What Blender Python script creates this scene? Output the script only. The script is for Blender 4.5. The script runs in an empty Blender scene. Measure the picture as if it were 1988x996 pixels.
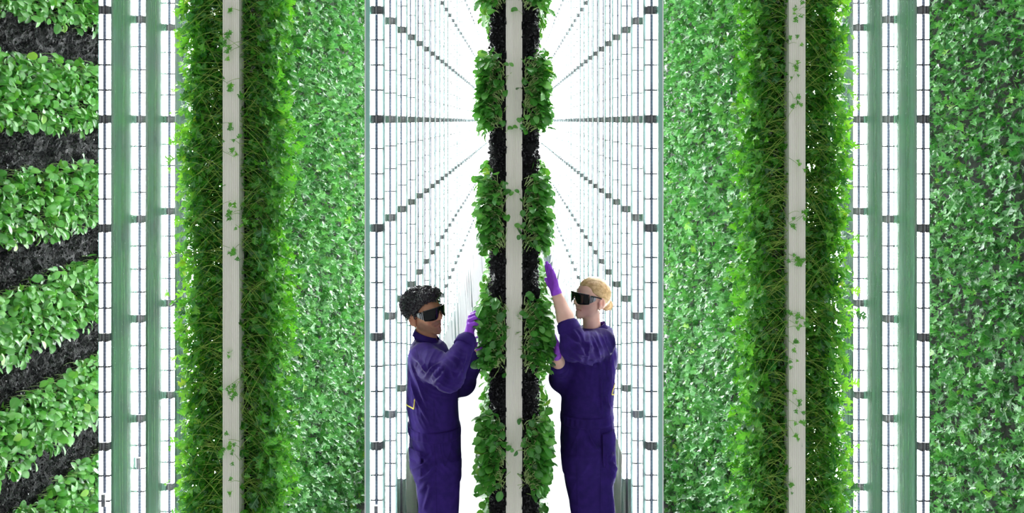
import bpy, math, random
import numpy as np
from mathutils import Matrix, Vector
from mathutils.bvhtree import BVHTree

random.seed(7)
rng = np.random.default_rng(11)
SC = bpy.context.scene
COL = SC.collection

# ------------------------------------------------------------------ camera, world, exposure
F_PX = 1850.0            # focal length in pixels of the 1988 px wide frame
CAM_Z = 3.20
STAND_Z = .54            # deck the two workers stand on, below the frame
VPX, VPY = 998.0, 235.0  # vanishing point of the aisle
cam_d = bpy.data.cameras.new('camera')
cam = bpy.data.objects.new('camera', cam_d)
COL.objects.link(cam)
cam.location = (0, 0, CAM_Z)
cam.rotation_euler = (math.pi / 2, 0, 0)
cam_d.sensor_width = 36.0
cam_d.lens = 36.0 * F_PX / 1988.0
cam_d.shift_x = -(VPX - 994.0) / 1988.0
cam_d.shift_y = -(498.0 - VPY) / 1988.0
cam_d.clip_start = 0.05
cam_d.clip_end = 200
SC.camera = cam

WORLD_STRENGTH = 0.56
TUBE_STRENGTH = 52.0
w = bpy.data.worlds.new('world')
SC.world = w
w.use_nodes = True
bg = w.node_tree.nodes['Background']
bg.inputs[0].default_value = (0.93, 0.97, 1.0, 1)
bg.inputs[1].default_value = WORLD_STRENGTH

SC.view_settings.view_transform = 'Standard'
SC.view_settings.look = 'None'
SC.view_settings.exposure = 0.0
SC.view_settings.gamma = 1.0
SC.view_settings.use_curve_mapping = False
SC.cycles.max_bounces = 7
SC.cycles.diffuse_bounces = 4
SC.cycles.glossy_bounces = 3
SC.cycles.transmission_bounces = 6
SC.cycles.transparent_max_bounces = 12
SC.cycles.sample_clamp_indirect = 6.0
SC.cycles.caustics_reflective = False
SC.cycles.caustics_refractive = False


def P(px, py, d):
    """world point at depth d that stands where the photograph shows pixel (px, py)"""
    return np.array([(px - VPX) * d / F_PX, d, CAM_Z - (py - VPY) * d / F_PX])


# ------------------------------------------------------------------ mesh helpers
class MB:
    def __init__(self):
        self.V = []; self.F = []; self.n = 0; self.M = []; self.A = {}

    def add(self, V, F, mat=0):
        V = np.asarray(V, float).reshape(-1, 3)
        self.V.append(V)
        for f in (F if isinstance(F, list) else [F]):
            f = np.asarray(f, int)
            if f.size:
                self.F.append(f + self.n); self.M.append(np.full(len(f), mat))
        self.n += len(V)
        return self

    def box(self, c, s, mat=0):
        c = np.array(c, float); s = np.array(s, float) / 2
        v = np.array([[x, y, z] for x in (-1, 1) for y in (-1, 1) for z in (-1, 1)]) * s + c
        f = [[0, 1, 3, 2], [4, 6, 7, 5], [0, 4, 5, 1], [2, 3, 7, 6], [0, 2, 6, 4], [1, 5, 7, 3]]
        return self.add(v, np.array(f), mat)

    def bev_box(self, c, s, b, mat=0):
        """box with chamfered vertical edges"""
        x, y = s[0] / 2, s[1] / 2
        pr = [(-x + b, -y), (x - b, -y), (x, -y + b), (x, y - b), (x - b, y), (-x + b, y), (-x, y - b), (-x, -y + b)]
        return self.prism([(c[0] + p[0], c[1] + p[1]) for p in pr], c[2] - s[2] / 2, c[2] + s[2] / 2, mat)

    def prism(self, prof, z0, z1, mat=0, nseg=1):
        n = len(prof); V = []
        for k in range(nseg + 1):
            z = z0 + (z1 - z0) * k / nseg
            V += [(p[0], p[1], z) for p in prof]
        F = []
        for k in range(nseg):
            for i in range(n):
                j = (i + 1) % n
                F.append([k * n + i, k * n + j, (k + 1) * n + j, (k + 1) * n + i])
        self.add(V, np.array(F), mat)
        c = len(V)
        b = self.n - c
        self.F.append(np.array([list(range(n))[::-1]]) + b); self.M.append(np.array([mat]))
        self.F.append(np.array([[nseg * n + i for i in range(n)]]) + b); self.M.append(np.array([mat]))
        return self

    def tube(self, pts, rad, sides=8, mat=0, caps=True):
        pts = np.asarray(pts, float); n = len(pts)
        rad = np.broadcast_to(np.asarray(rad, float), (n,))
        t = np.gradient(pts, axis=0); t /= np.linalg.norm(t, axis=1)[:, None] + 1e-12
        up = np.array([0, 0, 1.0]) if abs(t[0][2]) < .9 else np.array([1.0, 0, 0])
        V = []
        for i in range(n):
            a = np.cross(t[i], up); a /= np.linalg.norm(a) + 1e-12
            b = np.cross(t[i], a)
            for k in range(sides):
                q = 2 * math.pi * k / sides
                V.append(pts[i] + rad[i] * (a * math.cos(q) + b * math.sin(q)))
        F = [[i * sides + k, i * sides + (k + 1) % sides, (i + 1) * sides + (k + 1) % sides, (i + 1) * sides + k]
             for i in range(n - 1) for k in range(sides)]
        b0 = self.n
        self.add(V, np.array(F), mat)
        if caps:
            self.F.append(np.array([list(range(sides))]) + b0); self.M.append(np.array([mat]))
            self.F.append(np.array([[(n - 1) * sides + k for k in range(sides)][::-1]]) + b0); self.M.append(np.array([mat]))
        return self

    def mesh(self, name, mats, smooth=False):
        me = bpy.data.meshes.new(name)
        V = np.concatenate(self.V)
        me.vertices.add(len(V)); me.vertices.foreach_set('co', V.astype(np.float32).ravel())
        loops = np.concatenate([f.ravel() for f in self.F])
        sizes = np.concatenate([np.full(len(f), f.shape[1]) for f in self.F])
        starts = np.concatenate([[0], np.cumsum(sizes)[:-1]])
        me.loops.add(len(loops)); me.loops.foreach_set('vertex_index', loops.astype(np.int32))
        me.polygons.add(len(sizes)); me.polygons.foreach_set('loop_start', starts.astype(np.int32))
        me.polygons.foreach_set('material_index', np.concatenate(self.M).astype(np.int32))
        me.polygons.foreach_set('use_smooth', np.full(len(sizes), bool(smooth)))
        for m in (mats if isinstance(mats, (list, tuple)) else [mats]):
            me.materials.append(m)
        for k, arr in self.A.items():
            at = me.attributes.new(k, 'FLOAT', 'POINT')
            at.data.foreach_set('value', np.concatenate(arr).astype(np.float32))
        me.update(calc_edges=True)
        me.validate()
        return me

    def obj(self, name, mats, parent=None, smooth=False):
        return link(name, self.mesh(name, mats, smooth), parent)


def link(name, data, parent=None):
    o = bpy.data.objects.new(name, data)
    COL.objects.link(o)
    if parent is not None:
        o.parent = parent
        if parent.parent is None:            # parts are modelled in world coordinates
            o.matrix_parent_inverse = Matrix.Translation(-parent.location)
    return o


def tag(o, label=None, cat=None, group=None, kind=None):
    if label: o['label'] = label
    if cat: o['category'] = cat
    if group: o['group'] = group
    if kind: o['kind'] = kind
    return o


def thing(name, loc, label, cat, group=None):
    o = bpy.data.objects.new(name, None)
    o.empty_display_size = .1
    COL.objects.link(o)
    o.location = loc
    return tag(o, label, cat, group)


# ------------------------------------------------------------------ materials
def mat(name, color, rough=.5, spec=.5, metal=0.0, **kw):
    m = bpy.data.materials.new(name); m.use_nodes = True
    b = m.node_tree.nodes['Principled BSDF']
    b.inputs['Base Color'].default_value = (*color, 1)
    b.inputs['Roughness'].default_value = rough
    b.inputs['Specular IOR Level'].default_value = spec
    b.inputs['Metallic'].default_value = metal
    for k, v in kw.items():
        b.inputs[k].default_value = v
    return m


def nd(m, t, **kw):
    n = m.node_tree.nodes.new(t)
    for k, v in kw.items():
        setattr(n, k, v)
    return n


def lk(m, a, b):
    m.node_tree.links.new(a, b)


def noise_color(m, c1, c2, scale=8, detail=4, bump=0.0, vec='Object', stretch=(1, 1, 1), lo=.35, hi=.65, bdist=.01):
    b = m.node_tree.nodes['Principled BSDF']
    tc = nd(m, 'ShaderNodeTexCoord'); mp = nd(m, 'ShaderNodeMapping')
    mp.inputs['Scale'].default_value = stretch
    lk(m, tc.outputs[vec], mp.inputs[0])
    n = nd(m, 'ShaderNodeTexNoise'); n.inputs['Scale'].default_value = scale; n.inputs['Detail'].default_value = detail
    lk(m, mp.outputs[0], n.inputs['Vector'])
    r = nd(m, 'ShaderNodeValToRGB')
    r.color_ramp.elements[0].color = (*c1, 1); r.color_ramp.elements[1].color = (*c2, 1)
    r.color_ramp.elements[0].position = lo; r.color_ramp.elements[1].position = hi
    lk(m, n.outputs[0], r.inputs[0]); lk(m, r.outputs[0], b.inputs['Base Color'])
    if bump:
        bp = nd(m, 'ShaderNodeBump'); bp.inputs['Strength'].default_value = bump; bp.inputs['Distance'].default_value = bdist
        lk(m, n.outputs[0], bp.inputs['Height']); lk(m, bp.outputs[0], b.inputs['Normal'])
    return m


def leaf_mat(name, stops, rib, trans, rough=.29, spec=.85, per_object=False, tfac=.2):
    m = bpy.data.materials.new(name); m.use_nodes = True
    b = m.node_tree.nodes['Principled BSDF']; out = m.node_tree.nodes['Material Output']
    if per_object:
        src = nd(m, 'ShaderNodeObjectInfo').outputs['Random']
    else:
        src = nd(m, 'ShaderNodeAttribute', attribute_name='tint').outputs['Fac']
    r = nd(m, 'ShaderNodeValToRGB')
    el = r.color_ramp.elements
    while len(el) < len(stops): el.new(.5)
    for e, (p, c) in zip(el, stops):
        e.position = p; e.color = (*c, 1)
    lk(m, src, r.inputs[0])
    ra = nd(m, 'ShaderNodeAttribute', attribute_name='rib')
    mx = nd(m, 'ShaderNodeMix', data_type='RGBA')
    sc = nd(m, 'ShaderNodeMath', operation='POWER'); sc.inputs[1].default_value = 3.0
    lk(m, ra.outputs['Fac'], sc.inputs[0]); lk(m, sc.outputs[0], mx.inputs[0])
    lk(m, r.outputs[0], mx.inputs[6]); mx.inputs[7].default_value = (*rib, 1)
    lk(m, mx.outputs[2], b.inputs['Base Color'])
    b.inputs['Roughness'].default_value = rough; b.inputs['Specular IOR Level'].default_value = spec
    t = nd(m, 'ShaderNodeBsdfTranslucent')
    tm = nd(m, 'ShaderNodeMix', data_type='RGBA', blend_type='MULTIPLY'); tm.inputs[0].default_value = 1
    lk(m, mx.outputs[2], tm.inputs[6]); tm.inputs[7].default_value = (*trans, 1)
    lk(m, tm.outputs[2], t.inputs[0])
    ms = nd(m, 'ShaderNodeMixShader'); ms.inputs[0].default_value = tfac
    lk(m, b.outputs[0], ms.inputs[1]); lk(m, t.outputs[0], ms.inputs[2]); lk(m, ms.outputs[0], out.inputs[0])
    return m


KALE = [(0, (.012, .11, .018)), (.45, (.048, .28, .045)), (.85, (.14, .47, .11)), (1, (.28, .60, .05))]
KALE_Y = [(0, (.025, .17, .013)), (.45, (.09, .42, .028)), (.85, (.22, .60, .045)), (1, (.42, .62, .05))]
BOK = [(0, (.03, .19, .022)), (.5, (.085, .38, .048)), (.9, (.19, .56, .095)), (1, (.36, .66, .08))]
M_kale = leaf_mat('kale_leaf', KALE, (.22, .50, .16), (1.5, 1.3, .7))
M_kale_o = leaf_mat('kale_leaf_single', KALE, (.22, .50, .16), (1.5, 1.3, .7), per_object=True)
M_kaleY = leaf_mat('kale_end_leaf', KALE_Y, (.25, .45, .08), (1.7, 1.4, .6), tfac=.32)
M_bok = leaf_mat('bok_choy_leaf', BOK, (.30, .55, .17), (1.4, 1.2, .6), rough=.30)
M_bok_o = leaf_mat('bok_choy_leaf_single', BOK, (.30, .55, .17), (1.4, 1.2, .6), rough=.30, per_object=True)
M_kstem = noise_color(mat('kale_stem', (.3, .4, .08), .5), (.14, .33, .03), (.38, .56, .09), 22)
M_bstem = noise_color(mat('bok_choy_stem', (.4, .55, .2), .4), (.42, .62, .19), (.64, .80, .38), 30)
M_media = noise_color(mat('growing_medium', (.02, .02, .023), .5, .3), (.0008, .0008, .0011), (.0045, .0045, .0058), 90, 6, 1.0, bdist=.02)
M_flake = mat('medium_flake', (.0045, .0045, .006), .30, .5)
M_core = noise_color(mat('wall_core', (.02, .03, .015), .8), (.003, .007, .002), (.010, .022, .006), 30, 4, .5)
M_post = noise_color(mat('tower_plastic', (.7, .68, .6), .45, .4), (.88, .85, .74), (.95, .92, .82), 14, 4, stretch=(1, 1, .06))
M_rail = mat('rail_grey', (.075, .08, .10), .35, .4)
M_fin = mat('clear_fin', (.115, .185, .175), .4, .3)
M_strip = mat('rail_strip', (.028, .030, .036), .5, .3)
M_collar = noise_color(mat('collar_grey', (.13, .13, .14), .4, .3), (.14, .14, .15), (.22, .22, .23), 30)
M_black = mat('clip_black', (.015, .015, .018), .4)
M_ring = mat('clip_ring', (.024, .024, .027), .5, .2)
M_box = noise_color(mat('connector_grey', (.18, .18, .2), .5), (.15, .15, .17), (.24, .24, .26), 40)
M_floor = noise_color(mat('floor_white', (.85, .86, .87), .35, .4), (.80, .81, .83), (.9, .9, .91), 3, 5)
M_wall = mat('wall_white', (.9, .9, .9), .7)
M_sheet = noise_color(mat('sheet_white', (.8, .8, .8), .5), (.88, .88, .88), (.95, .95, .95), 6, 4)
M_sheet.node_tree.nodes['Principled BSDF'].inputs['Transmission Weight'].default_value = 0.0
_t = nd(M_sheet, 'ShaderNodeBsdfTranslucent'); _t.inputs[0].default_value = (.92, .92, .91, 1)
_m = nd(M_sheet, 'ShaderNodeMixShader'); _m.inputs[0].default_value = .45
lk(M_sheet, M_sheet.node_tree.nodes['Principled BSDF'].outputs[0], _m.inputs[1]); lk(M_sheet, _t.outputs[0], _m.inputs[2])
lk(M_sheet, _m.outputs[0], M_sheet.node_tree.nodes['Material Output'].inputs[0])
M_gutter_shade = noise_color(mat('gutter_shade', (.16, .16, .16), .6), (.008, .012, .008), (.022, .03, .02), 6)  # gutter strip coloured near black, painting the shaded gap below the kale

M_tube = bpy.data.materials.new('tube_light'); M_tube.use_nodes = True
_nt = M_tube.node_tree
_nt.nodes.remove(_nt.nodes['Principled BSDF'])
_e = nd(M_tube, 'ShaderNodeEmission'); _e.inputs[0].default_value = (.96, .985, 1, 1); _e.inputs[1].default_value = TUBE_STRENGTH
lk(M_tube, _e.outputs[0], _nt.nodes['Material Output'].inputs[0])

# LED board between the tubes: rows of small diodes, striped pale blue
M_led = bpy.data.materials.new('led_board'); M_led.use_nodes = True
b = M_led.node_tree.nodes['Principled BSDF']
b.inputs['Roughness'].default_value = .3
tc = nd(M_led, 'ShaderNodeTexCoord')
wv = nd(M_led, 'ShaderNodeTexWave', bands_direction='Z'); wv.inputs['Scale'].default_value = 18.0
lk(M_led, tc.outputs['Object'], wv.inputs['Vector'])
rp = nd(M_led, 'ShaderNodeValToRGB')
rp.color_ramp.elements[0].position = .3; rp.color_ramp.elements[0].color = (.075, .11, .20, 1)
rp.color_ramp.elements[1].position = .7; rp.color_ramp.elements[1].color = (.19, .23, .30, 1)
lk(M_led, wv.outputs[0], rp.inputs[0]); lk(M_led, rp.outputs[0], b.inputs['Base Color'])

# clear acrylic sheet, greenish and hazy
M_panel = bpy.data.materials.new('hazy_acrylic'); M_panel.use_nodes = True
b = M_panel.node_tree.nodes['Principled BSDF']
out = M_panel.node_tree.nodes['Material Output']
b.inputs['Base Color'].default_value = (.72, .95, .86, 1)
b.inputs['Transmission Weight'].default_value = 1.0
b.inputs['IOR'].default_value = 1.45
b.inputs['Roughness'].default_value = .15
b.inputs['Specular IOR Level'].default_value = .3
tc = nd(M_panel, 'ShaderNodeTexCoord'); mp = nd(M_panel, 'ShaderNodeMapping'); mp.inputs['Scale'].default_value = (1, 40, .5)
ns = nd(M_panel, 'ShaderNodeTexNoise'); ns.inputs['Scale'].default_value = 1.0; ns.inputs['Detail'].default_value = 4
lk(M_panel, tc.outputs['Object'], mp.inputs[0]); lk(M_panel, mp.outputs[0], ns.inputs['Vector'])
mr = nd(M_panel, 'ShaderNodeMapRange'); mr.inputs['From Min'].default_value = .3; mr.inputs['From Max'].default_value = .75
mr.inputs['To Min'].default_value = .28; mr.inputs['To Max'].default_value = .50
lk(M_panel, ns.outputs[0], mr.inputs[0])
df = nd(M_panel, 'ShaderNodeBsdfDiffuse'); df.inputs[0].default_value = (.40, .66, .59, 1)
tl = nd(M_panel, 'ShaderNodeBsdfTranslucent'); tl.inputs[0].default_value = (.40, .66, .59, 1)
m1 = nd(M_panel, 'ShaderNodeMixShader'); m1.inputs[0].default_value = .5
lk(M_panel, df.outputs[0], m1.inputs[1]); lk(M_panel, tl.outputs[0], m1.inputs[2])
m2 = nd(M_panel, 'ShaderNodeMixShader')
lk(M_panel, mr.outputs[0], m2.inputs[0]); lk(M_panel, b.outputs[0], m2.inputs[1]); lk(M_panel, m1.outputs[0], m2.inputs[2])
lk(M_panel, m2.outputs[0], out.inputs[0])

M_edge = noise_color(mat('acrylic_edge', (.3, .62, .5), .3, .5), (.26, .56, .45), (.42, .70, .59), 6, 3, stretch=(1, 1, .2))

# people
M_cover = noise_color(mat('coverall_cloth', (.04, .015, .16), .8, .25), (.019, .005, .105), (.028, .008, .145), 25, 5, .2, bdist=.004)
M_seam = mat('coverall_seam', (.02, .007, .09), .85, .2)
M_glove = noise_color(mat('nitrile_glove', (.34, .06, .72), .42, .4), (.28, .045, .62), (.38, .075, .78), 18, 4, .15, bdist=.004)
M_skin_m = noise_color(mat('skin_brown', (.42, .19, .105), .5, .4), (.58, .27, .155), (.70, .35, .21), 20, 4)
M_skin_w = noise_color(mat('skin_fair', (.74, .43, .33), .5, .4), (.80, .47, .37), (.88, .56, .45), 20, 4)
for m_ in (M_skin_m, M_skin_w):
    m_.node_tree.nodes['Principled BSDF'].inputs['Subsurface Weight'].default_value = .12
    m_.node_tree.nodes['Principled BSDF'].inputs['Subsurface Radius'].default_value = (.012, .005, .003)
def skin_zones(m, lip, beard, flush):
    b = m.node_tree.nodes['Principled BSDF']
    src = b.inputs['Base Color'].links[0].from_socket
    for nm, c, f in (('beard', beard, .55), ('flush', flush, .6), ('lip', lip, .85)):
        a = nd(m, 'ShaderNodeAttribute', attribute_name=nm); k = nd(m, 'ShaderNodeMath', operation='MULTIPLY'); k.inputs[1].default_value = f
        x = nd(m, 'ShaderNodeMix', data_type='RGBA'); x.inputs[7].default_value = (*c, 1)
        lk(m, a.outputs['Fac'], k.inputs[0]); lk(m, k.outputs[0], x.inputs[0]); lk(m, src, x.inputs[6]); src = x.outputs[2]
    lk(m, src, b.inputs['Base Color'])


skin_zones(M_skin_m, (.34, .11, .085), (.12, .065, .045), (.50, .16, .08))
skin_zones(M_skin_w, (.62, .20, .17), (.5, .3, .2), (.80, .28, .20))
M_hair_m = mat('hair_black', (.018, .014, .018), .38, .6)
M_hair_w = noise_color(mat('hair_blond', (.62, .40, .18), .38, .5), (.50, .30, .12), (.74, .52, .27), 60, 3)
M_lens = mat('dark_lens', (.003, .005, .0045), .08, .22)
M_frame = mat('glasses_frame', (.012, .012, .013), .2, .6)
M_clear = mat('glasses_side', (.30, .31, .32), .12, .7)
M_yellow = mat('emblem_yellow', (.85, .68, .12), .6)
M_lip_m = mat('lip_brown', (.33, .12, .09), .45)
M_lip_w = mat('lip_pink', (.62, .22, .19), .45)
M_boot = mat('boot_black', (.02, .02, .02), .5)
M_brow = mat('stubble', (.05, .035, .03), .7)

# ------------------------------------------------------------------ structure
H_ROOM = 5.94
FRONT = 5.0
tag(MB().box((0, 13, -.05), (16, 32, .1)).obj('floor', M_floor), kind='structure')
tag(MB().box((0, 27, 3.5), (16, .2, 7.0)).obj('wall_back', M_wall), kind='structure')

# ------------------------------------------------------------------ light bars
ROW1, ROW2 = .725, 2.154
TUBE_Z0, TUBE_Z1 = CAM_Z - 2.29, H_ROOM
PER = .573


def bar_parts(z0, z1, fin):
    """meshes of one light bar, standing at x=0,y=0"""
    tubes = []
    for s in (-1, 1):
        mb = MB()
        prof = [(s * .0190 + .0105 * math.cos(a), .0115 * math.sin(a)) for a in np.linspace(0, 2 * math.pi, 9)[:-1]]
        mb.prism(prof, z0, z1)
        tubes.append(mb.mesh('light_tube', M_tube))
    rail = MB()
    rail.box((0, -.001, z1 / 2), (.0026, .018, z1)).box((0, .010, z1 / 2), (.016, .012, z1))
    for s in (-1, 1):
        rail.box((s * .0075, -.003, z1 / 2), (.0014, .010, z1), 1)
        rail.box((s * (.0308 + fin / 2), .009, z1 / 2), (fin, .024, z1), 2)
    rail_me = rail.mesh('mounting_rail', [M_rail, M_strip, M_fin])
    led = MB().box((0, -.004, (z0 + z1) / 2), (.0132, .006, z1 - z0)).mesh('led_board', M_led)
    return tubes, rail_me, led


coll_mb = MB().bev_box((0, 0, 0), (.060, .040, .043), .01, 0)
for s in (-1, 1):
    coll_mb.box((s * .0085, -.0205, 0), (.0035, .004, .043), 1)
    for zz in (-.021, .021):
        coll_mb.box((s * .017, -.021, zz), (.018, .004, .0035), 1)
for zz in (-.0105, 0, .0105):
    coll_mb.box((.018, -.0205, zz), (.012, .002, .0022), 1)
COLLAR = coll_mb.mesh('collar', [M_collar, M_black])
clip_mb = MB()
for s in (-1, 1):
    clip_mb.box((s * .0115, -.0135, 0), (.010, .008, .0045), 1)
    clip_mb.box((s * .0190, 0, 0), (.0240, .0310, .0085), 2)
CLIP = clip_mb.mesh('clip', [M_collar, M_black, M_ring])
BOXM = MB().bev_box((0, -.020, 0), (.022, .022, .066), .004).box((0, -.0315, .01), (.012, .002, .02)).mesh('connector_box', M_box)

T1, RAIL1, LED1 = bar_parts(TUBE_Z0, TUBE_Z1, .0115)
T2, RAIL2, LED2 = bar_parts(.05, TUBE_Z1, .003)


def bar_levels(z0):
    cz, kz = [], []
    k = -7
    while True:
        z = CAM_Z + .01 + k * PER
        if z > TUBE_Z1 - .05: break
        if z > z0 + .03: cz.append(z)
        for f in (.2665, .4976, .7288):
            q = z + f * PER
            if z0 + .02 < q < TUBE_Z1 - .02: kz.append(q)
        k += 1
    return cz, kz


def joined(me, zs, name, mats):
    n = len(me.vertices); co = np.zeros(n * 3, np.float32); me.vertices.foreach_get('co', co); co = co.reshape(-1, 3)
    polys = [(tuple(p.vertices), p.material_index) for p in me.polygons]
    mb = MB()
    for z in zs:
        base = mb.n
        mb.V.append(co + np.array([0, 0, z])); mb.n += n
        for vs, mi in polys:
            mb.F.append(np.array([vs]) + base); mb.M.append(np.array([mi]))
    return mb.mesh(name, mats)


cz1, kz1 = bar_levels(TUBE_Z0)
cz2, kz2 = bar_levels(.05)
COLLARS_FAR = joined(COLLAR, cz1, 'collars', [M_collar, M_black])
CLIPS_FAR = joined(CLIP, kz1, 'clips', [M_collar, M_black, M_ring])


def light_bar(x, y, row, near, label, group=None, boxes=()):
    t = thing('light_bar', (x, y, 0), label, 'light', group)
    T, R, L = (T1, RAIL1, LED1) if row == 1 else (T2, RAIL2, LED2)
    cz, kz = (cz1, kz1) if row == 1 else (cz2, kz2)
    for me, nm in ((T[0], 'light_tube'), (T[1], 'light_tube'), (R, 'mounting_rail'), (L, 'led_board')):
        o = link(nm, me); o.parent = t
    if near:
        for z in cz:
            o = link('collar', COLLAR); o.parent = t; o.location = (0, 0, z)
        for z in kz:
            o = link('clip', CLIP); o.parent = t; o.location = (0, 0, z)
    else:
        for me, nm in ((COLLARS_FAR, 'collars'), (CLIPS_FAR, 'clips')):
            o = link(nm, me); o.parent = t; o['kind'] = 'stuff'
    for z in boxes:
        o = link('connector_box', BOXM); o.parent = t; o.location = (0, 0, z)
    return t


S1, S2 = .54, .47
for side, sn in ((-1, 'left'), (1, 'right')):
    who = 'behind the man' if side < 0 else 'behind the blond woman'
    for k in range(36):
        y = FRONT + .03 + k * S1
        if k == 0:
            lab = f'foremost white LED light bar of the row {who}'
            grp = None
        elif k < 8:
            lab = f'{["second", "third", "fourth", "fifth", "sixth", "seventh", "eighth"][k - 1]} white LED light bar from the front in the row {who}'
            grp = f'light bars receding {who}'
        else:
            lab = f'thin white LED light bar far back in the long row {who}'
            grp = f'light bars receding {who}'
        bx = [P(727, 990, y)[2]] if (k == 0 and side < 0) else ()
        light_bar(side * ROW1, y, 1, k < 7, lab, grp, bx)
    outer = 'black-banded bok choy wall' if side < 0 else 'outermost kale wall'
    for k in range(7):
        y = FRONT + .02 + k * S2
        if k < 3:
            lab = f'{["nearest", "second", "third"][k]} white LED light bar counted inwards from the {outer}'
            grp = None
        else:
            lab = f'white LED light bar hidden deep between the {outer} and the kale'
            grp = f'deep light bars near the {outer}'
        bx = ()
        if side < 0 and k == 0: bx = [P(198, 968, y)[2]]
        if side < 0 and k == 1: bx = [P(271, 897, y)[2]]
        light_bar(side * ROW2, y, 2, k < 4, lab, grp, bx)

# acrylic sheets between the bars
PAN1 = MB().box((0, 0, (TUBE_Z1 + .40) / 2), (.006, .40, TUBE_Z1 - .40)).mesh('diffuser_panel', M_panel)
PAN2 = MB().box((0, 0, TUBE_Z1 / 2), (.006, .375, TUBE_Z1)).mesh('diffuser_panel', M_panel)
for side in (-1, 1):
    who = 'behind the man' if side < 0 else 'behind the blond woman'
    for k in range(14):
        o = link('diffuser_panel', PAN1); o.location = (side * ROW1, FRONT + .03 + (k + .5) * S1, 0)
        tag(o, f'clear hazy acrylic sheet between the light bars of the row {who}', 'panel', f'acrylic sheets of the row {who}')
    outer = 'black-banded bok choy wall' if side < 0 else 'outermost kale wall'
    for k in range(6):
        off = .018 if side < 0 else -.022
        o = link('diffuser_panel', PAN2); o.location = (side * (ROW2 + .012), FRONT + .02 + (k + .5) * S2 + off, 0)
        if k < 2:
            tag(o, f'hazy green acrylic sheet {["right after the nearest", "after the second"][k]} light bar beside the {outer}', 'panel')
        else:
            tag(o, f'hazy acrylic sheet deep in the light row beside the {outer}', 'panel', f'deep acrylic sheets near the {outer}')
    # green edge of the end sheet in front of row 1
    t = thing('end_panel', (side * .765, FRONT, 0), f'narrow green acrylic end strip between the {"left" if side < 0 else "right"} kale wall and the light bars', 'panel')
    MB().box((side * .765, FRONT, H_ROOM / 2), (.022, .02, H_ROOM)).obj('strip', M_edge, t)
    MB().box((side * .779, FRONT - .002, H_ROOM / 2), (.006, .026, H_ROOM)).obj('edge_trim', M_wall, t)

# white plastic sheets hanging under the bars, ragged towards the floor, and the floor gutters with shade put into their colour
for side in (-1, 1):
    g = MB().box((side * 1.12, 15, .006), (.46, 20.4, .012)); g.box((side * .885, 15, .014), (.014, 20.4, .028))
    tag(g.obj('trim_1' if side < 0 else 'trim_2', M_gutter_shade), kind='structure')
    who = 'left' if side < 0 else 'right'
    for k in range(30):
        r = random.Random(100 + k + (side > 0) * 50)
        nu, nv = 9, 9
        y0 = FRONT + .9 + k * .54; wid = r.uniform(.40, .50)
        bottom = r.uniform(.07, .22) if side < 0 else r.uniform(.66, .86)
        if side > 0 and k < 4: bottom = r.uniform(.2, .6)
        flare = r.uniform(.02, .05) if side < 0 else r.uniform(-.005, .03)
        ph, ph2 = r.uniform(0, 6), r.uniform(0, 6)
        V = []
        for layer in (0, .003):
            for i in range(nu):
                u = i / (nu - 1)
                bz = bottom + .05 * r.random() * (1 if layer == 0 else 0) + .03 * math.sin(7 * u + ph)
                bz = max(.045, bz)
                for j in range(nv):
                    v = j / (nv - 1)
                    z = 1.14 + (bz - 1.14) * v
                    x = ROW1 - .056 - flare * v ** 2.2 - .014 * v * (1 + math.sin(9 * u + ph + 2 * v)) - .006 * math.sin(23 * u + ph2) * v - layer
                    V.append((side * x, y0 + u * wid, z))
        F = []
        n1 = nu * nv
        for i in range(nu - 1):
            for j in range(nv - 1):
                q = [i * nv + j, (i + 1) * nv + j, (i + 1) * nv + j + 1, i * nv + j + 1]
                F.append(q); F.append([a + n1 for a in q[::-1]])
        o = MB().add(V, np.array(F)).obj('plastic_sheet', M_sheet, None, True)
        tag(o, f'ragged white plastic sheet hanging below the light bars along the {who} side of the aisle', 'sheet', f'plastic sheets along the {who} aisle edge')


# ------------------------------------------------------------------ leaves
def kale_template(hi, seed=0):
    """deeply lobed leaf: narrow midrib strip, finger-like side lobes and a forked tip"""
    r = np.random.default_rng(seed)
    V, F, rib = [], [], []

    def v(x, y, z, rb=0.0):
        V.append((x, y, z)); rib.append(rb); return len(V) - 1
    ys = [0, .24, .46, .68, .84]
    mid = [[v(-.030 - .03 * (k > 1), y, .01), v(0, y, -.012, 1.0), v(.030 + .03 * (k > 1), y, .01)] for k, y in enumerate(ys)]
    for a, b in zip(mid[:-1], mid[1:]):
        F += [[a[0], a[1], b[1], b[0]], [a[1], a[2], b[2], b[1]]]
    ln = [.27, .40, .38]
    for s, c in ((-1, 0), (1, 2)):
        for k in range(1, 4):
            L = ln[k - 1] * r.uniform(.75, 1.2); sw = r.uniform(.06, .20); up = L * r.uniform(.0, .7)
            b0, b1 = mid[k][c], mid[k + 1][c]
            ym = (ys[k] + ys[k + 1]) / 2
            if hi:
                w0 = v(s * L * .58, ym + sw * .45 - .062, up * .35); w1 = v(s * L * .54, ym + sw * .55 + .050, up * .35)
                t0 = v(s * L, ym + sw - .072, up); t1 = v(s * L * .95, ym + sw * 1.1 + .070, up * 1.1)
                q = [[b0, w0, w1, b1], [w0, t0, t1, w1]]
            else:
                t0 = v(s * L, ym + sw - .07, up); t1 = v(s * L * .95, ym + sw + .07, up)
                q = [[b0, t0, t1, b1]]
            F += q if s > 0 else [f[::-1] for f in q]
    e = mid[-1]
    a0, a1 = v(-.17, .90, .05), v(.17, .89, .05)
    tl, tm, tr = v(-.09, 1.02, .02), v(0, .93, 0, .6), v(.10, 1.0, .02)
    F += [[e[0], e[1], tm, a0], [e[1], e[2], a1, tm], [a0, tm, tl, tl], [tm, a1, tr, tr]]
    return np.array(V), F, np.array(rib, float)


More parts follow.
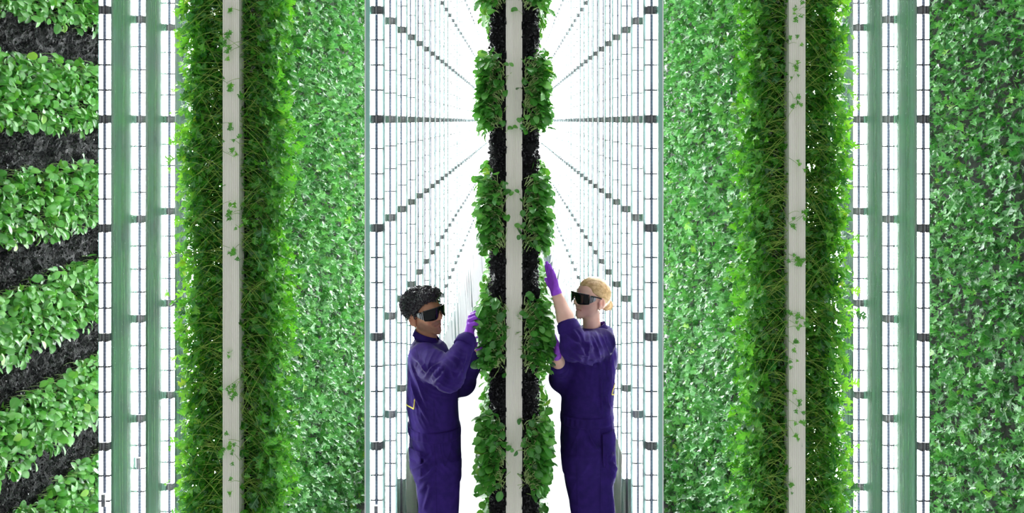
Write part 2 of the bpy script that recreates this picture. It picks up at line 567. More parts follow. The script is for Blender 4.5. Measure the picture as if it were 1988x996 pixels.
def bok_template(seed=0, big=True):
    r = np.random.default_rng(seed + 50)
    t = np.array([0, .10, .26, .48, .72, .90, 1.0]) if big else np.array([0, .2, .5, .8, 1.0])
    wd = np.array([.03, .14, .30, .39, .37, .25, .08]) if big else np.array([.03, .24, .39, .33, .08])
    V, F, rib = [], [], []
    cup = r.uniform(.10, .45)
    for i in range(len(t)):
        wl = wd[i] * r.uniform(.92, 1.08)
        V += [(-wl, t[i], cup * wl), (0, t[i], 0), (wl, t[i], cup * wl + .05 * r.normal() * wl)]
        rib += [0, .78 - .35 * t[i], 0]
    for i in range(len(t) - 1):
        a = i * 3
        F += [[a, a + 1, a + 4, a + 3], [a + 1, a + 2, a + 5, a + 4]]
    return np.array(V), F, np.array(rib, float)


def unit(v):
    return v / (np.linalg.norm(v, axis=-1, keepdims=True) + 1e-9)


def frames(ax, nr):
    y = unit(ax); z = unit(nr - (nr * y).sum(-1, keepdims=True) * y); x = np.cross(y, z)
    return np.stack([x, y, z], -1)      # columns


def leaf_arrays(tmpl, pos, R, size, bend):
    V, F, rib = tmpl
    n = len(pos)
    L = np.repeat(V[None], n, 0)
    y = L[:, :, 1]
    L[:, :, 2] += -bend[:, None] * y ** 2
    L = L * size[:, None, None]
    W = np.einsum('nij,nvj->nvi', R, L) + pos[:, None, :]
    FF = []
    for k in (3, 4):
        f = np.array([[a for i, a in enumerate(q) if a not in q[:i]] for q in F if len(set(q)) == k])
        if len(f): FF.append((f[None] + (np.arange(n) * len(V))[:, None, None]).reshape(-1, k))
    return W.reshape(-1, 3), FF, np.tile(rib, n), len(V)


class Foliage:
    """a wall's leaves: the ones that show largest become single leaf objects, the rest one foliage part"""
    def __init__(self, kind):
        self.kind = kind; self.P = []; self.A = []; self.N = []; self.S = []; self.B = []; self.T = []; self.single = []

    def add(self, pos, ax, nr, size, bend, tint, single=False):
        n = len(pos)
        self.P.append(pos); self.A.append(ax); self.N.append(nr); self.S.append(size); self.B.append(bend); self.T.append(tint)
        self.single.append(np.full(n, single))

    def build(self, parent, mat_bulk, mat_single, n_single=300, lod=6.4):
        Pq, A, N, S, B, T, SG = [np.concatenate(q) for q in (self.P, self.A, self.N, self.S, self.B, self.T, self.single)]
        idx = np.where(SG)[0]
        if len(idx) > n_single:
            score = S[idx] / Pq[idx, 1] ** 2
            idx = idx[np.argsort(-score)[:n_single]]
        R = frames(A, N)
        var = rng.integers(0, 5, len(Pq))
        mask = np.ones(len(Pq), bool); mask[idx] = False
        far = Pq[:, 1] > lod
        mb = MB(); mb.A = {'tint': [], 'rib': []}
        for v in range(5):
            for f in (False, True):
                sel = np.where(mask & (var == v) & (far == f))[0]
                if not len(sel): continue
                tm = (kale_template(not f, v) if self.kind == 'kale' else bok_template(v, not f))
                W, FF, rib, nv = leaf_arrays(tm, Pq[sel], R[sel], S[sel], B[sel])
                mb.add(W, FF)
                mb.A['tint'].append(np.repeat(T[sel], nv)); mb.A['rib'].append(rib)
        o = mb.obj('foliage', mat_bulk, parent, True); o['kind'] = 'stuff'
        # single leaves share five meshes
        meshes = []
        for v in range(5):
            tm = kale_template(True, v) if self.kind == 'kale' else bok_template(v)
            V = tm[0].copy(); V[:, 2] -= .25 * V[:, 1] ** 2
            m1 = MB().add(V, [np.array([q for q in tm[1] if len(set(q)) == 4])] + ([np.array([q[:3] for q in tm[1] if len(set(q)) == 3])] if any(len(set(q)) == 3 for q in tm[1]) else [])); m1.A = {'rib': [tm[2]]}
            meshes.append(m1.mesh('leaf', mat_single, True))
        base = Matrix.Translation(-parent.location)
        for i in idx:
            lo = bpy.data.objects.new('leaf', meshes[var[i]]); COL.objects.link(lo); lo.parent = parent
            m = Matrix([[*(R[i][r] * S[i]), Pq[i][r]] for r in range(3)] + [[0, 0, 0, 1]])
            lo.matrix_local = base @ m


def stems(P0, P1, P2, r0, r1, nseg=4):
    """thin three-sided stems along quadratic curves"""
    n = len(P0)
    ts = np.linspace(0, 1, nseg + 1)
    C = ((1 - ts) ** 2)[None, :, None] * P0[:, None] + (2 * ts * (1 - ts))[None, :, None] * P1[:, None] + (ts ** 2)[None, :, None] * P2[:, None]
    tg = np.gradient(C, axis=1); tg = unit(tg)
    ref = np.broadcast_to(np.array([.3, .2, .93]), tg.shape)
    a = unit(np.cross(tg, ref)); b = np.cross(tg, a)
    rad = (r0[:, None] * (1 - ts) + r1[:, None] * ts)[..., None]
    rings = [C + rad * (a * math.cos(q) + b * math.sin(q)) for q in (0, 2.094, 4.189)]
    V = np.stack(rings, 2).reshape(-1, 3)          # n, seg, 3
    F = []
    for s in range(nseg):
        for k in range(3):
            F.append([s * 3 + k, s * 3 + (k + 1) % 3, (s + 1) * 3 + (k + 1) % 3, (s + 1) * 3 + k])
    F = np.array(F)
    FF = (F[None] + (np.arange(n) * (nseg + 1) * 3)[:, None, None]).reshape(-1, 4)
    return V, FF


def wob(a, b, s=1.0, ph=0.0):
    """smooth two-dimensional unevenness, about -1..1"""
    return (np.sin(3.1 * s * a + 1.3 * np.sin(2.3 * s * b + ph)) + np.sin(4.7 * s * b + 1.1 * np.sin(3.7 * s * a + 2 + ph)) + .6 * np.sin(9.3 * s * a + 7.1 * s * b + ph)) / 2.6


def zrange(D, pad=.30):
    return CAM_Z - .4113 * D - pad, CAM_Z + .127 * D + pad


def post(parent, x, y, half, name='tower_post'):
    """ribbed plastic end face of the towers"""
    pr = []
    n = 9
    for i in range(n):
        u0 = -half + 2 * half * i / n; u1 = -half + 2 * half * (i + 1) / n; g = 2 * half / n * .16
        d = 0 if i in (0, 8, 4) else .0016
        pr += [(x + u0 + g, y + d), (x + u1 - g, y + d), (x + u1 - g * .4, y + .004), (x + u1 + g * .4, y + .004)]
    pr = pr[:-2]
    pr += [(x + half, y + .09), (x - half, y + .09)]
    return MB().prism(pr, 0, H_ROOM).obj(name, M_post, parent)


HALF = .0445


def kale_wall(xc, y0, y1, faces, label, seed, post_on=True, rich=1.0):
    """faces: dict side(+1/-1) -> depth to which it is planted"""
    g = np.random.default_rng(seed)
    t = thing('growing_wall', (xc, y0, 0), label, 'plant wall')
    if post_on:
        post(t, xc, y0, HALF)
    MB().box((xc, (y0 + .09 + y1) / 2, H_ROOM / 2), (.085, y1 - y0 - .09, H_ROOM)).obj('core', M_core, t)
    fo = Foliage('kale')
    endf = Foliage('kale')
    SV = MB()
    for sd, yend in faces.items():
        n_out = np.array([sd, 0, 0.0])
        # leaves over the long side
        area = (yend - y0) * 3.75
        N = int(area * 1080 * rich)
        y = y0 + .02 + (yend - y0) * g.random(N)
        zlo, zhi = zrange(y); z = zlo + (zhi - zlo) * g.random(N); keep = (z > .05) & (z < H_ROOM); y, z = y[keep], z[keep]; N = len(y)
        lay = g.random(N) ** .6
        prof = .185 + .022 * wob(y, z, 1.6, seed) + .018 * wob(y, z, 4.0, seed + 2) + .022 * wob(y, z, 9.0, seed + 1)
        dep = .0445 + prof * (.45 + .55 * lay) + .008 * g.normal(size=N)
        pos = np.stack([xc + sd * dep, y, z], 1)
        rd = unit(g.normal(size=(N, 3)))
        ax = unit(n_out * .55 + np.array([0, -.1, -.30]) + rd * .85)
        nr = unit(n_out * .75 + np.array([0, 0, .55]) + unit(g.normal(size=(N, 3))) * .55)
        size = g.uniform(.042, .076, N) * (.85 + .3 * g.random(N))
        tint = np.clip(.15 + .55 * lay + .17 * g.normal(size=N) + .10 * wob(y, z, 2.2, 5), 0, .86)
        tint[g.random(N) < .012] = .96
        near = (y < y0 + 1.25) & (lay > .80) & (z > CAM_Z - .40 * y) & (z < CAM_Z + .122 * y)
        for flag in (False, True):
            s = near == flag
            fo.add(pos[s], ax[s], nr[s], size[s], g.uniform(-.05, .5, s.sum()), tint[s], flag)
        # stems and leaves showing at the end of the wall
        if post_on:
            M = int(2700 * rich)
            z = g.uniform(.84, 4.16, M)
            yy = y0 + .015 + .30 * g.random(M) ** 1.4
            root = np.stack([xc + sd * (HALF - .004 + .012 * g.random(M)), yy, z], 1)
            ln = (.165 + .04 * wob(z * 1.0, yy, 2.2, seed) + .022 * wob(z, yy, 6, seed)) * g.uniform(.55, 1.18, M)
            ln[g.random(M) < .012] *= 1.25
            up = g.normal(.20, .85, M)
            fr = g.normal(-.05, .28, M)
            d1 = np.stack([sd * np.ones(M), fr, up], 1)
            p1 = root + d1 * (ln * .55)[:, None]
            tip = root + np.stack([sd * ln, fr * ln * .9, (up * .8 - g.uniform(.0, .75, M)) * ln], 1)
            nst = int(M * .36)
            V, F = stems(root[:nst], p1[:nst], tip[:nst], g.uniform(.0012, .0021, nst), g.uniform(.0007, .0012, nst))
            SV.add(V, F)
            tg = unit(tip - p1)
            ax = unit(tg + unit(g.normal(size=(M, 3))) * .75 + np.array([0, 0, -.2]))
            nr = unit(np.array([sd * .45, -.15, .55]) + unit(g.normal(size=(M, 3))) * .75)
            frac = (np.abs(tip[:, 0] - xc) - HALF) / .17
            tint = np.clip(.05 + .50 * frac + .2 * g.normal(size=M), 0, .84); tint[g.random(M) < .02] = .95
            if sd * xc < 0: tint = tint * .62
            size = g.uniform(.032, .065, M) * (.75 + .35 * np.clip(frac, 0, 1))
            use = g.random(M) < .50 + .6 * np.clip(frac, 0, 1)
            ends = use & (g.random(M) < .12) & (frac > .6) & (yy < y0 + .12)
            for flag in (False, True):
                s = use & (ends == flag)
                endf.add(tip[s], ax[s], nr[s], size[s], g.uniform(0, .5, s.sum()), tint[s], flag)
            # small shaded leaves lining the inner part of the end
            K = int(3000 * rich)
            z = g.uniform(.84, 4.16, K); q = g.random(K) ** 1.15
            pos = np.stack([xc + sd * (HALF + .16 * q), y0 + .035 + .16 * g.random(K), z], 1)
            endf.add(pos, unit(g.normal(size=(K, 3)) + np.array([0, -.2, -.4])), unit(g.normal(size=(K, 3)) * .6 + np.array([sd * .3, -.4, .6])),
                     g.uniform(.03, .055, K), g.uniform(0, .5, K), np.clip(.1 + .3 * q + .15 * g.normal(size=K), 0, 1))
    if post_on:
        # sprigs that lean across the post
        K = 26
        z = g.uniform(1.1, 3.85, K); s = np.sign(xc) * -1 * np.where(g.random(K) < .8, 1, -1)
        root = np.stack([xc + s * (HALF + .004), np.full(K, y0 - .003), z], 1)
        tip = root + np.stack([-s * g.uniform(.012, .065, K), -g.uniform(.012, .04, K), g.uniform(-.05, .05, K)], 1)
        p1 = (root + tip) / 2 + np.stack([np.zeros(K), -g.uniform(.01, .03, K), g.uniform(.0, .03, K)], 1)
        V, F = stems(root, p1, tip, np.full(K, .0014), np.full(K, .0009)); SV.add(V, F)
        for rep in range(3):
            endf.add(tip + g.normal(size=(K, 3)) * np.array([.012, .004, .014]), unit(np.stack([-s * .5 + g.normal(size=K) * .6, g.normal(size=K) * .2, g.normal(size=K) - .2], 1)),
                     unit(np.stack([g.normal(size=K) * .3, -np.ones(K), .5 + g.normal(size=K) * .3], 1)), g.uniform(.020, .042, K), g.uniform(0, .4, K), g.uniform(.2, .75, K), False)
        so = SV.obj('stems', M_kstem, t, True); so['kind'] = 'stuff'
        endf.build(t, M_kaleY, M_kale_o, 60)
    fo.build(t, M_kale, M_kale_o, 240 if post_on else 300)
    return t


G_PER, G_H = .63, .415       # pitch of the planted bands and the height of each
G_C = CAM_Z + .155           # middle of one band


def band_pos(z):
    """signed distance to the middle of the nearest planted band"""
    return (z - G_C + G_PER / 2) % G_PER - G_PER / 2


def media_side(xc, sd, y0, y1, thick, g, mb, fl, nfl, zlo=.75, zhi=4.4, ny=None, nz=150):
    ny = ny or max(8, int((y1 - y0) / .035))
    yy = np.linspace(y0, y1, ny); zz = np.linspace(zlo, zhi, nz)
    Y, Z = np.meshgrid(yy, zz, indexing='ij')
    d = thick * (.82 + .16 * wob(Y, Z, 7, 1)) + .010 * g.normal(size=Y.shape)
    Vo = np.stack([xc + sd * (HALF + d), Y, Z], -1).reshape(-1, 3)
    F = [[i * nz + j, (i + 1) * nz + j, (i + 1) * nz + j + 1, i * nz + j + 1] for i in range(ny - 1) for j in range(nz - 1)]
    mb.add(Vo, np.array(F))
    # end cap towards the camera
    nx = 6
    U = np.linspace(0, 1, nx)
    cap = np.stack([np.stack([xc + sd * (HALF - .005 + (d[0] + .005) * u), y0 + .02 * (1 - u) * 0 + .006 * g.normal(size=nz) * (u < 1), zz], -1) for u in U], 0).reshape(-1, 3)
    F = [[i * nz + j, (i + 1) * nz + j, (i + 1) * nz + j + 1, i * nz + j + 1] for i in range(nx - 1) for j in range(nz - 1)]
    mb.add(cap, np.array(F))
    # loose flakes
    z = g.uniform(zlo, zhi, nfl * 3); z = z[np.abs(band_pos(z)) > G_H / 2 - .05][:nfl]
    n = len(z)
    endp = g.random(n) < .25
    y = np.where(endp, y0 - .01 + .02 * g.random(n), y0 + (y1 - y0) * g.random(n))
    x = np.where(endp, HALF + thick * g.random(n) * 1.05, HALF + thick * (.9 + .25 * g.random(n)))
    pos = np.stack([xc + sd * x, y, z], 1)
    R = frames(unit(g.normal(size=(n, 3))), unit(g.normal(size=(n, 3))))
    tv = np.array([[-.5, -.3, 0], [.5, -.4, .1], [.3, .5, 0], [-.4, .45, .15], [0, 0, .35]]); tf = [[0, 1, 4], [1, 2, 4], [2, 3, 4], [3, 0, 4]]
    W, FF, _, _ = leaf_arrays((tv, tf, np.zeros(5)), pos, R, g.uniform(.006, .019, n), np.zeros(n))
    fl.add(W, FF)


def bok_wall(xc, y0, y1, faces, label, seed, post_on=True, thick=.075, density=1.0):
    g = np.random.default_rng(seed)
    t = thing('growing_wall', (xc, y0, 0), label, 'plant wall')
    if post_on:
        post(t, xc, y0, HALF)
    MB().box((xc, (y0 + .1 + y1) / 2, H_ROOM / 2), (.085, y1 - y0 - .1, H_ROOM)).obj('core', M_core, t)
    md, fl, st = MB(), MB(), MB()
    fo = Foliage('bok')
    for sd, (yend, nleaf, nfl) in faces.items():
        media_side(xc, sd, y0 + .004, yend, thick, g, md, fl, nfl)
        # leaves over the long side, in bands
        N = nleaf * 2
        y = y0 + (yend - y0) * g.random(N)
        z = g.uniform(.2, 4.4, N)
        keep = np.abs(band_pos(z)) < G_H / 2 - .02 + .018 * np.sin(17 * y) + .02 * g.normal(size=N)
        zlo, zhi = zrange(y, .2); keep &= (z > zlo) & (z < zhi)
        y, z = y[keep][:nleaf], z[keep][:nleaf]; N = len(y)
        lay = g.random(N) ** .7
        dep = HALF + thick * .8 + (.085 if not post_on else .062) * lay + .007 * g.normal(size=N)
        bp = band_pos(z)
        root = np.stack([np.full(N, xc + sd * (HALF + thick * .7)), y, z], 1)
        pos = np.stack([xc + sd * dep, y + .02 * g.normal(size=N), z + .01], 1)
        low = np.clip((-bp - .10) / .1, 0, 1)
        ax = unit(np.array([sd * .45, 0, -.25]) + unit(g.normal(size=(N, 3))) * .75 + np.stack([0 * low, 0 * low, -.9 * low], 1))
        nr = unit(np.array([sd * .9, 0, .5]) + unit(g.normal(size=(N, 3))) * .55)
        size = g.uniform(.036, .064, N)
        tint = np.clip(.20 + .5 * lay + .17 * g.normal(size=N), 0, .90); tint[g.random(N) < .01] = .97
        near = (lay > .55) & (z > CAM_Z - .40 * y) & (z < CAM_Z + .122 * y) & (y < y0 + (2.2 if not post_on else .8))
        for flag in (False, True):
            s = near == flag
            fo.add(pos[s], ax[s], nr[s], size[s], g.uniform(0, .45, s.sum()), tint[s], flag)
        k = int(N * .75)
        V, F = stems(root[:k], (root[:k] + pos[:k]) / 2 + np.array([0, 0, .02]), pos[:k] + ax[:k] * .01, np.full(k, .0022), np.full(k, .0016)); st.add(V, F)
        if post_on:
            # plants showing at the end of the wall: stems fan outwards and towards the aisle
            M = 2500
            z = g.uniform(.85, 4.15, M * 2); z = z[np.abs(band_pos(z)) < G_H / 2 - .035 + .015 * g.normal(size=M * 2)][:M]; M = len(z)
            q = g.random(M)
            root = np.stack([xc + sd * (HALF + .006 + thick * .75 * q), y0 + .05 * g.random(M) - .006, z - .03], 1)
            ln = g.uniform(.035, .085, M)
            dr = unit(np.stack([sd * (.15 + .95 * q + .3 * g.normal(size=M)), -.50 + .35 * g.normal(size=M), .55 + .35 * g.normal(size=M)], 1))
            tip = root + dr * ln[:, None]
            lim = .172 + .018 * wob(z, z, 5, seed)
            ex = np.abs(tip[:, 0] - xc); tip[:, 0] = np.where(ex > lim, xc + sd * lim, tip[:, 0])
            p1 = root + dr * (ln * .55)[:, None] + np.array([0, 0, .006])
            V, F = stems(root, p1, tip, g.uniform(.0020, .0034, M), g.uniform(.0014, .0022, M)); st.add(V, F)
            ax = unit(dr * .55 + np.stack([sd * .35 * np.ones(M), np.zeros(M), -.35 * np.ones(M)], 1) + unit(g.normal(size=(M, 3))) * .5)
            nr = unit(np.array([sd * .3, -.35, .75]) + unit(g.normal(size=(M, 3))) * .5)
            size = g.uniform(.032, .060, M) * (.78 + .3 * q)
            use = g.random(M) < .34 + .75 * q
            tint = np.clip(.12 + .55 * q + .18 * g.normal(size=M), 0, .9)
            big = use & (q > .6) & (root[:, 1] < y0 + .03)
            for flag in (False, True):
                s = use & (big == flag)
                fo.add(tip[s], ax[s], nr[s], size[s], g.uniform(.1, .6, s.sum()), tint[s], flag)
    if post_on:
        for (px, py) in ((999, 372), (1008, 442), (1012, 866), (990, 866), (1003, 20), (985, 125), (1005, 610), (992, 250), (1010, 236)):
            p = P(px, py, y0 - .025)[None]
            for rep in range(2):
                fo.add(p + g.normal(size=(1, 3)) * .006, unit(g.normal(size=(1, 3)) * np.array([1, .2, .6])), unit(np.array([[0, -1, .7]])), g.uniform(.026, .036, 1), np.array([.3]), g.uniform(.4, .9, 1), False)
            r0 = p + np.array([[np.sign(px - 998.5) * .03, .022, -.02]])
            V, F = stems(r0, (r0 + p) / 2 + np.array([[0, -.005, .01]]), p, np.full(1, .0018), np.full(1, .0014)); st.add(V, F)
    md.obj('growing_medium', M_media, t, False)
    o = fl.obj('medium_flakes', M_flake, t, False); o['kind'] = 'stuff'
    o = st.obj('stems', M_bstem, t, True); o['kind'] = 'stuff'
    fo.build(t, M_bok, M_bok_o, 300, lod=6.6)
    return t


XK = 1.486
kale_wall(-XK, FRONT, 9.0, {1: 8.8, -1: 6.4}, 'dense kale growing wall with a pale ribbed end post, left of the man', 3)
kale_wall(XK, FRONT, 9.0, {-1: 8.8, 1: 6.4}, 'dense kale growing wall with a pale ribbed end post, right of the blond woman', 4)
kale_wall(2.875, 4.45, 8.6, {-1: 7.6}, 'kale growing wall at the right edge of the photo, without a visible post', 5, post_on=False, rich=.9)
bok_wall(-2.875, 4.45, 8.6, {1: (7.6, 13500, 15000)}, 'bok choy growing wall with black medium bands at the left edge', 6, post_on=False, thick=.07)
bok_wall(0.0, FRONT, 9.0, {-1: (7.2, 2800, 6500), 1: (7.2, 2800, 6500)}, 'central bok choy growing wall with white post that both workers touch', 8, thick=.078)


# ------------------------------------------------------------------ people: fields and surface nets
class Field:
    def __init__(self, lo, hi, h):
        self.lo = np.array(lo, float); self.h = h
        self.n = np.ceil((np.array(hi) - self.lo) / h).astype(int) + 1
        self.a = np.full(self.n, 1.0, np.float32)
        self.ax = [self.lo[i] + h * np.arange(self.n[i]) for i in range(3)]

    def sub(self, lo, hi):
        i0 = np.maximum(np.floor((np.array(lo) - self.lo) / self.h).astype(int), 0)
        i1 = np.minimum(np.ceil((np.array(hi) - self.lo) / self.h).astype(int) + 1, self.n)
        return i0, i1

    def op(self, fn, lo, hi, k=.01, mode='add'):
        m = k + 3 * self.h
        i0, i1 = self.sub(np.array(lo) - m, np.array(hi) + m)
        if np.any(i1 <= i0): return self
        X, Y, Z = np.meshgrid(*[self.ax[i][i0[i]:i1[i]] for i in range(3)], indexing='ij')
        p = np.stack([X, Y, Z], -1)
        d = fn(p)
        s = np.s_[i0[0]:i1[0], i0[1]:i1[1], i0[2]:i1[2]]
        a = self.a[s]
        if mode == 'add':
            if k > 0:
                hh = np.clip(.5 + .5 * (a - d) / k, 0, 1)
                self.a[s] = a * (1 - hh) + d * hh - k * hh * (1 - hh)
            else:
                self.a[s] = np.minimum(a, d)
        elif mode == 'sub':
            d = -d
            hh = np.clip(.5 - .5 * (a - d) / max(k, 1e-6), 0, 1)
            self.a[s] = a * (1 - hh) + d * hh + k * hh * (1 - hh)
        return self

    def cone(self, a, b, r1, r2, k=.01, mode='add'):
        a = np.array(a, float); b = np.array(b, float); ab = b - a; L = (ab ** 2).sum() + 1e-12
        R = max(r1, r2)

        def fn(p):
            t = np.clip(((p - a) @ ab) / L, 0, 1)
            return np.linalg.norm(p - a - t[..., None] * ab, axis=-1) - (r1 + (r2 - r1) * t)
        return self.op(fn, np.minimum(a, b) - R, np.maximum(a, b) + R, k, mode)

    def ell(self, c, r, k=.01, mode='add', R=None):
        c = np.array(c, float); r = np.array(r, float); M = r.max()

        def fn(p):
            q = p - c
            if R is not None: q = q @ R
            k0 = np.linalg.norm(q / r, axis=-1) + 1e-9; k1 = np.linalg.norm(q / r ** 2, axis=-1) + 1e-9
            return k0 * (k0 - 1) / k1
        return self.op(fn, c - M, c + M, k, mode)

    def nets(self):
        A = self.a; n = np.array(A.shape)
        s = A < 0
        c = [s[dx:n[0] - 1 + dx, dy:n[1] - 1 + dy, dz:n[2] - 1 + dz] for dx in (0, 1) for dy in (0, 1) for dz in (0, 1)]
        anyi = c[0].copy(); alli = c[0].copy()
        for q in c[1:]:
            anyi |= q; alli &= q
        act = np.argwhere(anyi & ~alli)
        idx = np.full(n - 1, -1, np.int32); idx[tuple(act.T)] = np.arange(len(act))
        cor = np.array([[dx, dy, dz] for dx in (0, 1) for dy in (0, 1) for dz in (0, 1)])
        val = np.stack([A[tuple((act + q).T)] for q in cor], 1)
        acc = np.zeros((len(act), 3)); cnt = np.zeros(len(act))
        for i in range(8):
            for j in range(i + 1, 8):
                if np.abs(cor[i] - cor[j]).sum() != 1: continue
                a, b = val[:, i], val[:, j]
                x = (a < 0) != (b < 0)
                t = np.where(x, a / np.where(x, a - b, 1), 0)
                acc += np.where(x[:, None], cor[i] + t[:, None] * (cor[j] - cor[i]), 0); cnt += x
        V = self.lo + self.h * (act + acc / cnt[:, None])
        F = []
        for ax in range(3):
            u, v = (ax + 1) % 3, (ax + 2) % 3
            sl0 = [slice(1, -1)] * 3; sl1 = [slice(1, -1)] * 3
            sl0[ax] = slice(0, n[ax] - 1); sl1[ax] = slice(1, n[ax])
            a, b = s[tuple(sl0)], s[tuple(sl1)]
            e = np.argwhere(a != b)
            if not len(e): continue
            flip = a[tuple(e.T)]
            g = e.copy(); g[:, u] += 1; g[:, v] += 1
            def cell(du, dv):
                q = g.copy(); q[:, u] -= du; q[:, v] -= dv
                return idx[tuple(q.T)]
            q = np.stack([cell(1, 1), cell(0, 1), cell(0, 0), cell(1, 0)], 1)
            q[~flip] = q[~flip][:, ::-1]
            F.append(q)
        return V, np.concatenate(F)


def smooth_normals(V, F):
    n = np.zeros_like(V)
    fn = np.cross(V[F[:, 2]] - V[F[:, 0]], V[F[:, 3]] - V[F[:, 1]])
    for k in range(4):
        np.add.at(n, F[:, k], fn)
    return unit(n)


def lap(V, F, it=2, lam=.5):
    for _ in range(it):
        acc = np.zeros_like(V); c = np.zeros(len(V))
        for k in range(4):
            a, b = F[:, k], F[:, (k + 1) % 4]
            np.add.at(acc, a, V[b]); np.add.at(c, a, 1)
            np.add.at(acc, b, V[a]); np.add.at(c, b, 1)
        V = V * (1 - lam) + lam * acc / np.maximum(c, 1)[:, None]
    return V


class Torso:
    """stack of elliptic sections between a front and a back outline"""
    def __init__(self, D, rows, facing, yaw, ydrift=0.0):
        # rows: (pixel y, back px, front px, lateral half width)
        self.z, self.cx, self.a, self.b = [], [], [], []
        sy = math.sin(yaw); cy = math.cos(yaw)
        for (py, bk, ft, lat) in rows:
            pb, pf = P(bk, py, D), P(ft, py, D)
            half = abs(pf[0] - pb[0]) / 2
            a = math.sqrt(max(half ** 2 - (lat * sy) ** 2, .0016)) / cy
            self.z.append(pb[2]); self.cx.append((pb[0] + pf[0]) / 2); self.a.append(a); self.b.append(lat)
        o = np.argsort(self.z)
        self.z, self.cx, self.a, self.b = [np.array(q)[o] for q in (self.z, self.cx, self.a, self.b)]
        self.cy = D
        self.f = np.array([facing * cy, sy, 0]); self.l = np.cross([0, 0, 1.0], self.f)

    def par(self, z):
        return [np.interp(z, self.z, q) for q in (self.cx, self.a, self.b)]

    def dist(self, p, off=0.0, ex=2.3):
        z = p[..., 2]
        cx, a, b = self.par(z)
        dx = p[..., 0] - cx; dy = p[..., 1] - self.cy
        u = np.abs(dx * self.f[0] + dy * self.f[1]) / (a + off); v = np.abs(dx * self.l[0] + dy * self.l[1]) / (b + off)
        r = (u ** ex + v ** ex) ** (1 / ex)
        d = (r - 1) * np.minimum(a + off, b + off)
        return np.maximum(d, np.maximum(self.z[0] - z, z - self.z[-1]))

    def bounds(self):
        m = max(self.a.max(), self.b.max()) + .03
        return (np.array([self.cx.min() - m, self.cy - m, self.z[0]]), np.array([self.cx.max() + m, self.cy + m, self.z[-1]]))

    def surf(self, th, z, off=0.0, ex=2.3):
        cx, a, b = self.par(z)
        c, s = np.cos(th), np.sin(th)
        cc = np.sign(c) * np.abs(c) ** (2 / ex); ss = np.sign(s) * np.abs(s) ** (2 / ex)
        x = cx + self.f[0] * (a + off) * cc + self.l[0] * (b + off) * ss
        y = self.cy + self.f[1] * (a + off) * cc + self.l[1] * (b + off) * ss
        return np.stack([x, y, z + 0 * x], -1)


def patch(fn, us, vs, thick_dir=None, thick=.0015, closed=False):
    """grid patch with thickness; fn(u, v) -> outer point, thick_dir(u,v) inner point"""
    nu, nv = len(us), len(vs)
    O = np.array([[fn(u, v, thick) for v in vs] for u in us]).reshape(-1, 3)
    I = np.array([[fn(u, v, -thick) for v in vs] for u in us]).reshape(-1, 3)
    V = np.concatenate([O, I]); n1 = nu * nv
    F = []
    rng_u = range(nu) if closed else range(nu - 1)
    for i in rng_u:
        i2 = (i + 1) % nu
        for j in range(nv - 1):
            q = [i * nv + j, i2 * nv + j, i2 * nv + j + 1, i * nv + j + 1]
            F.append(q); F.append([a + n1 for a in q[::-1]])
        F.append([i * nv, i * nv + n1, i2 * nv + n1, i2 * nv])
        F.append([i * nv + nv - 1, i2 * nv + nv - 1, i2 * nv + nv - 1 + n1, i * nv + nv - 1 + n1])
    if not closed:
        for j in range(nv - 1):
            F.append([j, j + 1, j + 1 + n1, j + n1]); b = (nu - 1) * nv
            F.append([b + j, b + j + n1, b + j + 1 + n1, b + j + 1])
    return V, np.array(F)


def rot(yaw_vec, pitch, roll):
    """head matrix: local x forward, y left, z up"""
    f = np.array([yaw_vec[0] * math.cos(pitch), yaw_vec[1] * math.cos(pitch), math.sin(pitch)])
    l = np.cross([0, 0, 1.0], f); l /= np.linalg.norm(l); u = np.cross(f, l)
    l2 = l * math.cos(roll) + u * math.sin(roll); u2 = np.cross(f, l2)
    return np.stack([f, l2, u2], 1)


